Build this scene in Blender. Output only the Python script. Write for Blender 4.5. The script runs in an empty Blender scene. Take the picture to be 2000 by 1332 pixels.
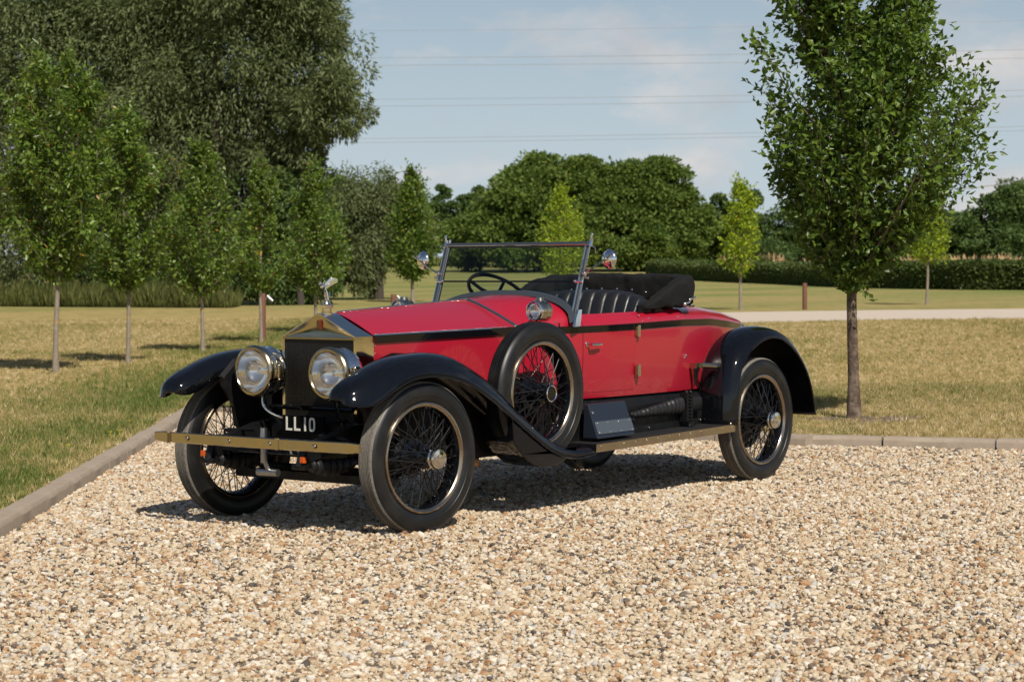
import bpy, bmesh, math, random
import numpy as np
from mathutils import Vector, Matrix
rng = np.random.default_rng(7)
random.seed(7)
S = bpy.context.scene
COL = S.collection
R_ = math.radians

# ------------------------------------------------------------------ camera
YAW, PITCH, ROLL = 0.6556, 0.0345, -0.0047
CAM = Vector((9.373, 8.612, 1.511))
fw = Vector((-math.cos(YAW)*math.cos(PITCH), -math.sin(YAW)*math.cos(PITCH), -math.sin(PITCH)))
ri = fw.cross(Vector((0, 0, 1))).normalized()
up = ri.cross(fw)
c_, s_ = math.cos(ROLL), math.sin(ROLL)
ri, up = c_*ri + s_*up, -s_*ri + c_*up
cd = bpy.data.cameras.new('camera'); cam = bpy.data.objects.new('camera', cd); COL.objects.link(cam)
cam.matrix_world = Matrix(((ri.x, up.x, -fw.x, CAM.x), (ri.y, up.y, -fw.y, CAM.y), (ri.z, up.z, -fw.z, CAM.z), (0, 0, 0, 1)))
cd.sensor_width = 36; cd.sensor_fit = 'HORIZONTAL'; cd.lens = 36*4225.4/2000
cd.clip_start = 0.1; cd.clip_end = 3000
cd.dof.use_dof = True; cd.dof.focus_distance = 12.2; cd.dof.aperture_fstop = 7.0
S.camera = cam

# ------------------------------------------------------------------ light
SUN = Vector((0.5, 0.83, 1.0)).normalized()
SUN_EL = math.asin(SUN.z); SUN_AZ = math.atan2(SUN.x, SUN.y)   # azimuth clockwise from +Y
w = bpy.data.worlds.new('World'); S.world = w; w.use_nodes = True
nt = w.node_tree; nt.nodes.clear()
def wn(t, **k):
    n = nt.nodes.new(t)
    for a, b in k.items(): setattr(n, a, b)
    return n
out = wn('ShaderNodeOutputWorld'); bg = wn('ShaderNodeBackground'); bg.inputs[1].default_value = 0.060
sky = wn('ShaderNodeTexSky', sky_type='NISHITA'); sky.sun_disc = False
sky.sun_elevation = SUN_EL; sky.sun_rotation = SUN_AZ
sky.air_density = 1.0; sky.dust_density = 0.7; sky.ozone_density = 1.5; sky.altitude = 0
hs = wn('ShaderNodeHueSaturation'); hs.inputs['Saturation'].default_value = 0.95
nt.links.new(sky.outputs[0], hs.inputs['Color']); tint_ = wn('ShaderNodeMix', data_type='RGBA', blend_type='MULTIPLY'); tint_.inputs[0].default_value = 1; tint_.inputs[7].default_value = (.95, 1.0, 1.05, 1); nt.links.new(hs.outputs[0], tint_.inputs[6]); nt.links.new(tint_.outputs[2], bg.inputs[0])
# clouds: broken cumulus, a function of direction only
tc = wn('ShaderNodeTexCoord')
sep = wn('ShaderNodeSeparateXYZ'); nt.links.new(tc.outputs['Generated'], sep.inputs[0])
add = wn('ShaderNodeMath', operation='ADD'); add.inputs[1].default_value = 0.16; nt.links.new(sep.outputs[2], add.inputs[0])
mx = wn('ShaderNodeMath', operation='MAXIMUM'); mx.inputs[1].default_value = 0.05; nt.links.new(add.outputs[0], mx.inputs[0])
dv = wn('ShaderNodeVectorMath', operation='SCALE')
inv = wn('ShaderNodeMath', operation='DIVIDE'); inv.inputs[0].default_value = 1.0; nt.links.new(mx.outputs[0], inv.inputs[1])
nt.links.new(tc.outputs['Generated'], dv.inputs[0]); nt.links.new(inv.outputs[0], dv.inputs['Scale'])
mp = wn('ShaderNodeMapping'); mp.inputs['Location'].default_value = (1.3, 0.4, 0.0); mp.inputs['Scale'].default_value = (1, 1, 2.3); nt.links.new(tc.outputs['Generated'], mp.inputs[0])
nz = wn('ShaderNodeTexNoise'); nz.inputs['Scale'].default_value = 8.5; nz.inputs['Detail'].default_value = 9; nz.inputs['Roughness'].default_value = 0.55
nt.links.new(mp.outputs[0], nz.inputs['Vector'])
cr = wn('ShaderNodeValToRGB'); cr.color_ramp.elements[0].position = 0.50; cr.color_ramp.elements[0].color = (0, 0, 0, 1)
cr.color_ramp.elements[1].position = 0.66; cr.color_ramp.elements[1].color = (0.9, 0.9, 0.9, 1)
nt.links.new(nz.outputs[0], cr.inputs[0])
nz2 = wn('ShaderNodeTexNoise'); nz2.inputs['Scale'].default_value = 16; nz2.inputs['Detail'].default_value = 6
nt.links.new(mp.outputs[0], nz2.inputs['Vector'])
cc = wn('ShaderNodeValToRGB'); cc.color_ramp.elements[0].color = (0.46, 0.48, 0.51, 1); cc.color_ramp.elements[1].color = (0.76, 0.71, 0.68, 1)
cc.color_ramp.elements[0].position = 0.35; cc.color_ramp.elements[1].position = 0.65
nt.links.new(nz2.outputs[0], cc.inputs[0])
bg2 = wn('ShaderNodeBackground'); nt.links.new(cc.outputs[0], bg2.inputs[0]); bg2.inputs[1].default_value = 1.0
lowm = wn('ShaderNodeMapRange'); lowm.inputs[1].default_value = .16; lowm.inputs[2].default_value = .45; lowm.inputs[3].default_value = 1.; lowm.inputs[4].default_value = .12; nt.links.new(sep.outputs[2], lowm.inputs[0])
cfm = wn('ShaderNodeMath', operation='MULTIPLY'); nt.links.new(cr.outputs[0], cfm.inputs[0]); nt.links.new(lowm.outputs[0], cfm.inputs[1])
mixs = wn('ShaderNodeMixShader'); nt.links.new(cfm.outputs[0], mixs.inputs[0]); nt.links.new(bg.outputs[0], mixs.inputs[1]); nt.links.new(bg2.outputs[0], mixs.inputs[2])
# pale summer haze low over the horizon
hz = wn('ShaderNodeMapRange', interpolation_type='SMOOTHSTEP'); hz.inputs[1].default_value = -.02; hz.inputs[2].default_value = .26; hz.inputs[3].default_value = .82; hz.inputs[4].default_value = 0.; nt.links.new(sep.outputs[2], hz.inputs[0])
bg3 = wn('ShaderNodeBackground'); bg3.inputs[0].default_value = (.565, .665, .755, 1); mix3 = wn('ShaderNodeMixShader')
nt.links.new(hz.outputs[0], mix3.inputs[0]); nt.links.new(bg.outputs[0], mix3.inputs[1]); nt.links.new(bg3.outputs[0], mix3.inputs[2])
nt.links.new(mix3.outputs[0], mixs.inputs[1])
nt.links.new(mixs.outputs[0], out.inputs[0])
sl = bpy.data.lights.new('sun', 'SUN'); sl.energy = 4.9; sl.angle = R_(0.5); sl.color = (1.0, 0.93, 0.82)
so = bpy.data.objects.new('sun', sl); COL.objects.link(so); so.rotation_euler = (-SUN).to_track_quat('-Z', 'Y').to_euler(); so.location = (20, 30, 40)
S.view_settings.view_transform = 'Standard'; S.view_settings.look = 'None'; S.view_settings.exposure = 0.0; S.view_settings.gamma = 1.0
S.render.engine = 'CYCLES'; S.cycles.max_bounces = 8; S.cycles.transparent_max_bounces = 8; S.cycles.use_denoising = True
S.cycles.sample_clamp_indirect = 6.0

# ------------------------------------------------------------------ materials
class M:
    def __init__(s, name, col=(.5, .5, .5), rough=.5, metal=0., coat=0., spec=.5, **k):
        s.m = bpy.data.materials.new(name); s.m.use_nodes = True; s.t = s.m.node_tree
        s.p = s.t.nodes['Principled BSDF']; s.o = s.t.nodes['Material Output']
        s.set('Base Color', (*col, 1)); s.set('Roughness', rough); s.set('Metallic', metal)
        s.set('Coat Weight', coat); s.set('Coat Roughness', k.get('crough', .02)); s.set('Specular IOR Level', spec)
    def set(s, n, v): s.p.inputs[n].default_value = v
    def n(s, t, **k):
        n = s.t.nodes.new(t)
        for a, b in k.items():
            if a in n.inputs.keys() if hasattr(n.inputs, 'keys') else False: n.inputs[a].default_value = b
            else: setattr(n, a, b)
        return n
    def l(s, a, b): s.t.links.new(a, b)
    def coord(s): return s.n('ShaderNodeTexCoord').outputs['Object']
    def noise(s, scale, detail=4, rough=.5, vec=None, out=0):
        n = s.n('ShaderNodeTexNoise'); n.inputs['Scale'].default_value = scale; n.inputs['Detail'].default_value = detail; n.inputs['Roughness'].default_value = rough
        s.l(vec if vec is not None else s.coord(), n.inputs['Vector']); return n.outputs[out]
    def ramp(s, fac, *stops, interp='LINEAR'):
        r = s.n('ShaderNodeValToRGB'); e = r.color_ramp.elements; r.color_ramp.interpolation = interp
        while len(e) < len(stops): e.new(0.5)
        for i, (p, c) in enumerate(stops):
            e[i].position = p; e[i].color = (*c, 1) if len(c) == 3 else c
        s.l(fac, r.inputs[0]); return r.outputs[0]
    def mix(s, f, a, b, mode='MIX'):
        x = s.n('ShaderNodeMix', data_type='RGBA', blend_type=mode)
        for i, v in ((0, f), (6, a), (7, b)):
            if hasattr(v, 'links'): s.l(v, x.inputs[i])
            elif i == 0: x.inputs[0].default_value = v
            else: x.inputs[i].default_value = (*v, 1)
        return x.outputs[2]
    def bump(s, h, strength=.3, dist=.01):
        b = s.n('ShaderNodeBump'); b.inputs['Strength'].default_value = strength; b.inputs['Distance'].default_value = dist
        s.l(h, b.inputs['Height']); s.l(b.outputs[0], s.p.inputs['Normal'])
    def base(s, c): s.l(c, s.p.inputs['Base Color'])
    def rough(s, lo, hi, scale=20):
        mr = s.n('ShaderNodeMapRange'); mr.inputs[1].default_value = .3; mr.inputs[2].default_value = .7
        mr.inputs[3].default_value = lo; mr.inputs[4].default_value = hi; s.l(s.noise(scale, 5), mr.inputs[0]); s.l(mr.outputs[0], s.p.inputs['Roughness'])

red = M('red_paint', (.40, .008, .022), .34, 0, .8, crough=.02); red.base(red.mix(red.noise(350, 2), (.35, .006, .021), (.40, .009, .029)))
blk = M('black_paint', (.004, .0045, .006), .12, 0, 0, .5); blk.rough(.04, .09, 5)
blkm = M('chassis_black', (.005, .005, .0055), .5, spec=.35); blkm.rough(.35, .65, 14)
nick = M('polished_nickel', (.80, .755, .66), .07, 1); nick.rough(.04, .13, 12)
brass = M('aged_nickel_brass', (.55, .475, .34), .16, 1); brass.rough(.10, .26, 10)
chrm = M('bright_plating', (.88, .86, .82), .06, 1)
steel = M('dull_steel', (.42, .42, .42), .38, 1)
grey = M('slate_paint', (.038, .046, .055), .38, 0, .3)
boxp = M('tool_box_paint', (.014, .019, .029), .33, 0, .4)
alum = M('brushed_plate', (.085, .105, .125), .45, .3)
rub = M('tyre_sidewall', (.018, .018, .018), .42)
rub.base(rub.mix(rub.ramp(rub.noise(9, 5), (.45, (0, 0, 0)), (.75, (1, 1, 1))), (.007, .007, .007), (.018, .017, .016)))
tread = M('dusty_tread', (.16, .145, .125), .9); tread.base(tread.mix(tread.noise(70, 5), (.06, .055, .048), (.27, .245, .205)))
tread.bump(tread.noise(180, 3), .5, .004)
lea = M('black_leather', (.013, .013, .014), .36); lea.bump(lea.noise(160, 4), .25, .002); lea.rough(.3, .5, 20)
canv = M('black_canvas', (.008, .0078, .0075), .85, spec=.25); canv.bump(canv.noise(14, 5, .6), .5, .02)
ggrey = M('weld_bead', (.09, .095, .10), .35, .6)
lens = M('lamp_glass', (.85, .86, .86), .04); lens.set('Transmission Weight', .9); lens.set('IOR', 1.3)
wv = lens.n('ShaderNodeTexWave', wave_type='BANDS', bands_direction='Y'); wv.inputs['Scale'].default_value = 42; wv.inputs['Distortion'].default_value = .6
lens.l(lens.coord(), wv.inputs['Vector']); lens.bump(wv.outputs[0], .14, .003)
refl = M('lamp_reflector', (.92, .9, .86), .05, 1)
amber = M('amber_lens', (.55, .085, .008), .2); amber.set('Coat Weight', .5)
white = M('plate_white', (.75, .72, .62), .5)
badge = M('badge_red', (.16, .035, .02), .35, .4)
mat_ = M('ribbed_mat', (.012, .012, .013), .6)
gl = bpy.data.materials.new('screen_glass'); gl.use_nodes = True; gt = gl.node_tree; gt.nodes.clear()
_o = gt.nodes.new('ShaderNodeOutputMaterial'); _t = gt.nodes.new('ShaderNodeBsdfTransparent'); _t.inputs[0].default_value = (.70, .76, .74, 1)
_g = gt.nodes.new('ShaderNodeBsdfGlossy'); _g.inputs[1].default_value = .02; _f = gt.nodes.new('ShaderNodeFresnel'); _f.inputs[0].default_value = 1.45
_m = gt.nodes.new('ShaderNodeMixShader'); gt.links.new(_f.outputs[0], _m.inputs[0]); gt.links.new(_t.outputs[0], _m.inputs[1]); gt.links.new(_g.outputs[0], _m.inputs[2]); gt.links.new(_m.outputs[0], _o.inputs[0])
core = M('honeycomb_core', (.03, .028, .025), .45, .5)
vo = core.n('ShaderNodeTexVoronoi'); vo.inputs['Scale'].default_value = 95; vo.inputs['Randomness'].default_value = 0.15; core.l(core.coord(), vo.inputs['Vector'])
core.base(core.ramp(vo.outputs['Distance'], (.30, (.004, .004, .004)), (.52, (.034, .030, .023)))); core.bump(vo.outputs['Distance'], .8, .004)
bark = M('smooth_bark', (.13, .09, .065), .9); bark.base(bark.mix(bark.ramp(bark.noise(9, 6, .65), (.42, (0, 0, 0)), (.62, (1, 1, 1))), (.075, .05, .036), (.22, .165, .12))); bark.bump(bark.noise(30, 6), .6, .02)
barkl = M('lichen_bark', (.2, .16, .12), .9)
_b = barkl.mix(barkl.noise(14, 6), (.14, .11, .085), (.34, .29, .23)); barkl.base(barkl.mix(barkl.ramp(barkl.noise(5, 5), (.60, (0, 0, 0)), (.66, (1, 1, 1))), _b, (.45, .26, .05)))
dbark = M('dark_bark', (.06, .05, .04), .95)
wood = M('stained_post', (.20, .065, .035), .75); wood.base(wood.mix(wood.noise(24, 5), (.10, .04, .024), (.20, .085, .05)))
conc = M('weathered_concrete', (.3, .27, .24), .9)
_c = conc.mix(conc.noise(6, 8, .65), (.25, .195, .145), (.42, .345, .265)); conc.base(conc.mix(conc.ramp(conc.noise(42, 4), (.55, (0, 0, 0)), (.78, (.5, .5, .5))), _c, (.15, .12, .09))); conc.bump(conc.noise(90, 6), .35, .006)
soil = M('bare_soil', (.15, .10, .07), .95); soil.base(soil.mix(soil.noise(30, 5), (.09, .06, .045), (.24, .17, .12))); soil.bump(soil.noise(40, 6), .8, .02)
wire_m = M('cable', (.30, .31, .33), .7)

def leafmat(name, dark, light, trans=.35, rough=.38, spec=.5, extra=None):
    m = M(name, dark, rough, 0, 0, spec)
    at = m.n('ShaderNodeAttribute', attribute_name='rnd')
    st = [(0., dark), (.75, light)] + ([(.97, light), (1., extra)] if extra else [])
    c = m.ramp(at.outputs['Fac'], *st); m.base(c)
    tr = m.n('ShaderNodeBsdfTranslucent'); br = m.mix(.55, c, (.20, .30, .03)); m.l(br, tr.inputs[0])
    ms = m.n('ShaderNodeMixShader'); ms.inputs[0].default_value = trans
    m.l(m.p.outputs[0], ms.inputs[1]); m.l(tr.outputs[0], ms.inputs[2]); m.l(ms.outputs[0], m.o.inputs[0]); return m
leaf_near = leafmat('pear_leaf', (.028, .068, .010), (.150, .230, .034), .33, .38, .40)
leaf_row = leafmat('row_tree_leaf', (.042, .088, .010), (.175, .262, .038), .36, .36, .45, (.32, .16, .03))
leaf_brt = leafmat('lime_leaf', (.18, .30, .014), (.42, .52, .03), .42, .45, .4, (.50, .26, .03))
leaf_wil = leafmat('willow_leaf', (.062, .085, .030), (.185, .215, .092), .32, .5, .3)
leaf_oak = leafmat('field_tree_leaf', (.058, .105, .020), (.165, .225, .046), .36, .6, .2, (.19, .17, .045))
leaf_drk = leafmat('dark_tree_leaf', (.046, .088, .026), (.125, .180, .055), .32, .6, .2)
leaf_hdg = leafmat('hedge_leaf', (.03, .055, .012), (.10, .135, .03), .22, .5, .35)
straw = leafmat('long_grass_blade', (.09, .125, .03), (.25, .255, .085), .35, .7, .2, (.36, .27, .13))

# ------------------------------------------------------------------ mesh helpers
def mesh(name, V, F, mat=None, parent=None, smooth=True, sharp=None, mats=None, mi=None):
    me = bpy.data.meshes.new(name)
    me.from_pydata([tuple(map(float, v)) for v in V], [], [tuple(f) for f in F])
    bm = bmesh.new(); bm.from_mesh(me); bmesh.ops.remove_doubles(bm, verts=bm.verts, dist=1e-5) if mi is None else None
    bmesh.ops.recalc_face_normals(bm, faces=bm.faces); bm.to_mesh(me); bm.free()
    for m in (mats or [mat]): me.materials.append(m.m if isinstance(m, M) else m)
    if mi is not None: me.polygons.foreach_set('material_index', mi)
    if smooth:
        me.polygons.foreach_set('use_smooth', [True]*len(me.polygons)); me.set_sharp_from_angle(angle=R_(sharp or 35))
    o = bpy.data.objects.new(name, me); COL.objects.link(o)
    if parent: o.parent = parent
    return o
class B:
    """collects shapes into ONE mesh"""
    def __init__(s): s.V = []; s.F = []; s.P = []
    def put(s, V, F):
        n = len(s.V); s.P.append((V, F)); s.V += [tuple(v) for v in V]; s.F += [tuple(i+n for i in f) for f in F]; return s
    def box(s, lo, hi):
        (a, b, c), (d, e, f) = lo, hi
        return s.put([(a, b, c), (d, b, c), (d, e, c), (a, e, c), (a, b, f), (d, b, f), (d, e, f), (a, e, f)], [(0, 3, 2, 1), (4, 5, 6, 7), (0, 1, 5, 4), (1, 2, 6, 5), (2, 3, 7, 6), (3, 0, 4, 7)])
    def loft(s, rows, close=False, caps=False):
        m = len(rows[0]); V = [p for r in rows for p in r]; F = []
        for i in range(len(rows)-1):
            for j in range(m if close else m-1):
                k = (j+1) % m; F.append((i*m+j, i*m+k, (i+1)*m+k, (i+1)*m+j))
        if caps: F += [tuple(range(m)), tuple((len(rows)-1)*m+j for j in range(m))]
        return s.put(V, F)
    def tube(s, pts, r, n=8, caps=True, sy=1.):
        pts = [Vector(p) for p in pts]; rr = r if hasattr(r, '__len__') else [r]*len(pts); rows = []; prev = None
        for i, p in enumerate(pts):
            t = (pts[min(i+1, len(pts)-1)]-pts[max(i-1, 0)]).normalized()
            if prev is None:
                a = t.orthogonal().normalized()
            else: a = (prev-t*prev.dot(t)); a = a.normalized() if a.length > 1e-6 else t.orthogonal().normalized()
            prev = a; b = t.cross(a)
            rows.append([p+(a*math.cos(q)+b*math.sin(q)*sy)*rr[i] for q in [2*math.pi*k/n for k in range(n)]])
        return s.loft(rows, True, caps)
    def lathe(s, prof, o=(0, 0, 0), ax=(0, 1, 0), n=32, close=False):
        ax = Vector(ax).normalized(); a = ax.orthogonal().normalized(); b = ax.cross(a); o = Vector(o)
        rows = [[o+ax*h+(a*math.cos(q)+b*math.sin(q))*max(r, 1e-5) for q in [2*math.pi*k/n for k in range(n)]] for r, h in prof]
        if close: rows.append(rows[0])
        return s.loft(rows, True)
    def ball(s, o, r, n=8):
        return s.lathe([(r*math.sin(math.pi*i/n), -r*math.cos(math.pi*i/n)) for i in range(n+1)], o, (0, 0, 1), 10)
    def prism(s, poly, ax, lo, hi):
        def P(u, v, h): return {0: (h, u, v), 1: (u, h, v), 2: (u, v, h)}[ax]
        n = len(poly); V = [P(u, v, lo) for u, v in poly]+[P(u, v, hi) for u, v in poly]
        return s.put(V, [tuple(range(n))[::-1], tuple(range(n, 2*n))]+[(i, (i+1) % n, n+(i+1) % n, n+i) for i in range(n)])
    def mk(s, name, mat, parent=None, **k): return mesh(name, s.V, s.F, mat, parent, **k)
def each(b, name, mat, parent=None, **k):
    """one object per shape collected"""
    return [mesh(name, V, F, mat, parent, **k) for V, F in b.P]
def bev(o, w=.004, seg=2):
    m = o.modifiers.new('bevel', 'BEVEL'); m.width = w; m.segments = seg; m.limit_method = 'ANGLE'; m.angle_limit = R_(40); return o
def solid(o, t, off=-1):
    m = o.modifiers.new('thick', 'SOLIDIFY'); m.thickness = t; m.offset = off; return o
def empty(name, loc=(0, 0, 0), parent=None):
    o = bpy.data.objects.new(name, None); COL.objects.link(o); o.location = loc; o.empty_display_size = .2
    if parent: o.parent = parent
    return o
def tag(o, label=None, cat=None, group=None, kind=None):
    for k, v in (('label', label), ('category', cat), ('group', group), ('kind', kind)):
        if v: o[k] = v
    return o
def fastmesh(name, V, F, mat, parent=None, rnd=None, smooth=False):
    """V (n,3) array, F (m,3|4) array"""
    me = bpy.data.meshes.new(name); n, (m, k) = len(V), F.shape
    me.vertices.add(n); me.vertices.foreach_set('co', np.ascontiguousarray(V, dtype=np.float32).ravel())
    me.loops.add(m*k); me.loops.foreach_set('vertex_index', F.astype(np.int32).ravel())
    me.polygons.add(m); me.polygons.foreach_set('loop_start', np.arange(0, m*k, k, dtype=np.int32))
    if rnd is not None:
        a = me.attributes.new('rnd', 'FLOAT', 'POINT'); a.data.foreach_set('value', rnd.astype(np.float32))
    me.update(calc_edges=True); me.materials.append(mat.m)
    if smooth: me.polygons.foreach_set('use_smooth', [True]*m)
    o = bpy.data.objects.new(name, me); COL.objects.link(o)
    if parent: o.parent = parent
    return o
def interp(x, xs, ys): return float(np.interp(x, xs, ys))
def smooth_path(pts, n):
    """Catmull-Rom through pts"""
    P = np.array(pts, float); P = np.vstack([2*P[0]-P[1], P, 2*P[-1]-P[-2]]); out_ = []
    k = len(P)-3
    for i in range(n):
        t = i/(n-1)*k; j = min(int(t), k-1); t -= j; a, b, c, d = P[j:j+4]
        out_.append(.5*((2*b)+(c-a)*t+(2*a-5*b+4*c-d)*t*t+(3*b-a-3*c+d)*t**3))
    return np.array(out_)

# ------------------------------------------------------------------ the setting
def terr(x, y):
    d = np.hypot(x-9.37, y-8.61); t = np.clip((d-150)/190, 0, 1); return 2.2*t*t*(3-2*t)
LZ = .085                                             # lawn level above the gravel
KA0, KA1 = np.array([10.87, 6.70]), np.array([-6.53, -7.69]); KBm = np.array([-6.25, -.65]); KB1 = np.array([-9.70, 9.93])
GRAVEL = [tuple(KA0), tuple(KA1), tuple(KBm), tuple(KB1), (9.0, 16.0), (14.5, 12.0)]
def inside(P, poly):
    x, y = P[:, 0], P[:, 1]; c = np.zeros(len(P), bool); n = len(poly)
    for i in range(n):
        (x0, y0), (x1, y1) = poly[i], poly[(i+1) % n]
        if y0 == y1: continue
        c ^= ((y0 > y) != (y1 > y)) & (x < (x1-x0)*(y-y0)/(y1-y0)+x0)
    return c
# lawn / field sheet with a hole for the gravel drive, reaching the horizon
lawn_m = M('parched_lawn', (.25, .2, .08), .95, spec=.15)
_v = lawn_m.coord()
_mp = lawn_m.n('ShaderNodeMapping'); _mp.inputs['Rotation'].default_value = (0, 0, YAW); _mp.inputs['Scale'].default_value = (.35, 1, 1); lawn_m.l(_v, _mp.inputs[0])
_g1 = lawn_m.noise(.11, 5, .6, _mp.outputs[0]); _g2 = lawn_m.noise(1.7, 6, .65, _v); _g3 = lawn_m.noise(38, 4, .6, _v)
_far = lawn_m.n('ShaderNodeVectorMath', operation='DISTANCE'); lawn_m.l(_v, _far.inputs[0]); _far.inputs[1].default_value = (9.4, 8.6, 0)
_fr = lawn_m.n('ShaderNodeMapRange'); _fr.inputs[1].default_value = 52; _fr.inputs[2].default_value = 100; lawn_m.l(_far.outputs['Value'], _fr.inputs[0])
_patch = lawn_m.ramp(_g1, (.42, (.48, .35, .15)), (.60, (.43, .33, .14)), (.76, (.25, .245, .085)))
_patchf = lawn_m.ramp(_g1, (.38, (.38, .31, .125)), (.54, (.27, .275, .09)), (.68, (.18, .225, .06)))
_pp = lawn_m.mix(_fr.outputs[0], _patch, _patchf)
_pp = lawn_m.mix(lawn_m.ramp(_g2, (.45, (0, 0, 0)), (.70, (.7, .7, .7))), _pp, (.15, .155, .05))
_pp = lawn_m.mix(.55, _pp, lawn_m.ramp(_g3, (.3, (.45, .45, .45)), (.7, (1.35, 1.3, 1.2))), 'MULTIPLY')
lawn_m.base(_pp); lawn_m.bump(_g3, .6, .04)
def lawn():
    hole = [Vector((x, y, LZ)) for x, y in ((10.92, 6.64), (-6.55, -7.79), (-6.32, -.66), (-9.77, 9.92), (9.0, 16.1), (14.6, 12.0))]
    bm = bmesh.new(); N = 96; ctr = Vector((0, 0, 0))
    ring0 = [bm.verts.new((60*math.cos(2*math.pi*i/N), 60*math.sin(2*math.pi*i/N), LZ)) for i in range(N)]
    hv = [bm.verts.new(v) for v in hole]
    ed = [bm.edges.new((a[i], a[(i+1) % len(a)])) for a in (ring0, hv) for i in range(len(a))]
    bmesh.ops.triangle_fill(bm, use_beauty=True, use_dissolve=False, edges=ed)
    prev = ring0; r = 60.
    while r < 1500:
        r *= 1.10
        cur = [bm.verts.new((r*math.cos(2*math.pi*i/N), r*math.sin(2*math.pi*i/N), LZ+float(terr(r*math.cos(2*math.pi*i/N), r*math.sin(2*math.pi*i/N))))) for i in range(N)]
        for i in range(N): bm.faces.new((prev[i], prev[(i+1) % N], cur[(i+1) % N], cur[i]))
        prev = cur
    bmesh.ops.recalc_face_normals(bm, faces=bm.faces)
    for f in bm.faces:
        if f.normal.z < 0: f.normal_flip()
        f.smooth = True
    me = bpy.data.meshes.new('lawn'); bm.to_mesh(me); bm.free(); me.materials.append(lawn_m.m)
    o = bpy.data.objects.new('lawn', me); COL.objects.link(o); return o
tag(lawn(), kind='structure')
# gravel bed under the loose stones
bed = M('gravel_bed', (.3, .24, .16), .9)
_vv = bed.n('ShaderNodeTexVoronoi'); _vv.inputs['Scale'].default_value = 55; bed.l(bed.coord(), _vv.inputs['Vector'])
bed.base(bed.mix(bed.ramp(_vv.outputs['Distance'], (.0, (1, 1, 1)), (.6, (.1, .1, .1))), (.10, .07, .045), bed.ramp(_vv.outputs['Color'], (.1, (.22, .14, .08)), (.5, (.46, .36, .25)), (.9, (.62, .54, .43)))))
bed.bump(_vv.outputs['Distance'], -.8, .012)
tag(mesh('gravel_drive', [(x+.3*(.6 if x > 0 else -1), y-.3 if y < 0 else y, 0) for x, y in GRAVEL], [tuple(range(len(GRAVEL)))], bed, smooth=False), kind='structure')
# far gravel path across the lawn
path_m = M('path_gravel', (.5, .42, .36), .95); path_m.base(path_m.mix(path_m.noise(9, 6, .7), (.46, .38, .30), (.66, .56, .45)))
_pa = [(-30, -20.5), (-36.2, -19.5), (-40.2, -17.9), (-43.3, -15.1), (-47, -8), (-48, 6)]; _pb = [(-60, 6), (-59, -10), (-55, -20.4), (-51, -23.7), (-46.9, -26.0), (-40, -28.5)]
tag(mesh('gravel_path', [(x, y, LZ+.004) for x, y in _pa+_pb], [(0, 1, 10, 11), (1, 2, 9, 10), (2, 3, 8, 9), (3, 4, 7, 8), (4, 5, 6, 7)], path_m, smooth=False), kind='structure')
tag(mesh('soil_patch', [(-8.40+.55*math.cos(t)*(1+.25*math.sin(3*t)+.1*math.sin(7*t)), -.98+.62*math.sin(t)*(1+.25*math.cos(2*t)+.12*math.cos(5*t)), LZ+.004) for t in np.linspace(0, 6.283, 25)[:-1]], [tuple(range(24))], soil, smooth=False), kind='structure')

# kerb stones
def kerb_run(a, b, label, group, n_lead=0):
    a, b = np.array(a), np.array(b); d = b-a; L = np.linalg.norm(d); d /= L; nrm = np.array([-d[1], d[0]])   # left of travel
    n = int(math.ceil(L/.915)); proto = None
    sec = [(0, -.05), (0, .066), (.004, .076), (.016, .091), (.026, .096), (.125, .099), (.125, -.05)]
    for i in range(n):
        if proto is None:
            rows = [[(x, s+(.0015*math.sin(x*9+z*40) if s < .02 else 0), z+.0012*math.sin(x*13+s*50)) for s, z in sec] for x in np.linspace(0, .900, 14)]
            ob = B().loft(rows, True, True).mk('kerb_stone', conc, sharp=22); proto = ob
            tag(ob, label, 'kerb stone', group)
        else:
            ob = proto.copy(); COL.objects.link(ob)
        p = a+d*i*.915
        ob.location = (p[0]+random.uniform(-.003, .003), p[1]+random.uniform(-.003, .003), random.uniform(-.006, .003)); ob.rotation_euler = (0, random.uniform(-.003, .003), math.atan2(d[1], d[0])+random.uniform(-.004, .004))
# outward side must be the lawn side (left of travel)
_dA = (KA0-KA1)/np.linalg.norm(KA0-KA1)
kerb_run(KA0-_dA*4.2, KA1, 'grey brown concrete kerb stone in the sloping row between left lawn and gravel', 'kerb stones along the left lawn')
kerb_run(KBm, KB1, 'pale concrete kerb stone in the level row behind the car below the right tree', 'kerb stones below the right tree')
kerb_run(KA1+np.array([-.03, .05]), KBm, 'pale concrete kerb stone of the stretch hidden beyond the car', 'kerb stones beyond the car')

# ================================================================== the car (x forward, y to its left, ground z=0, front axle at x=0)
CAR = empty('vintage_roadster')
tag(CAR, 'red and black open vintage roadster with wire wheels parked on the gravel', 'car')
AX, WB, TR = .432, 3.678, .728
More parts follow.
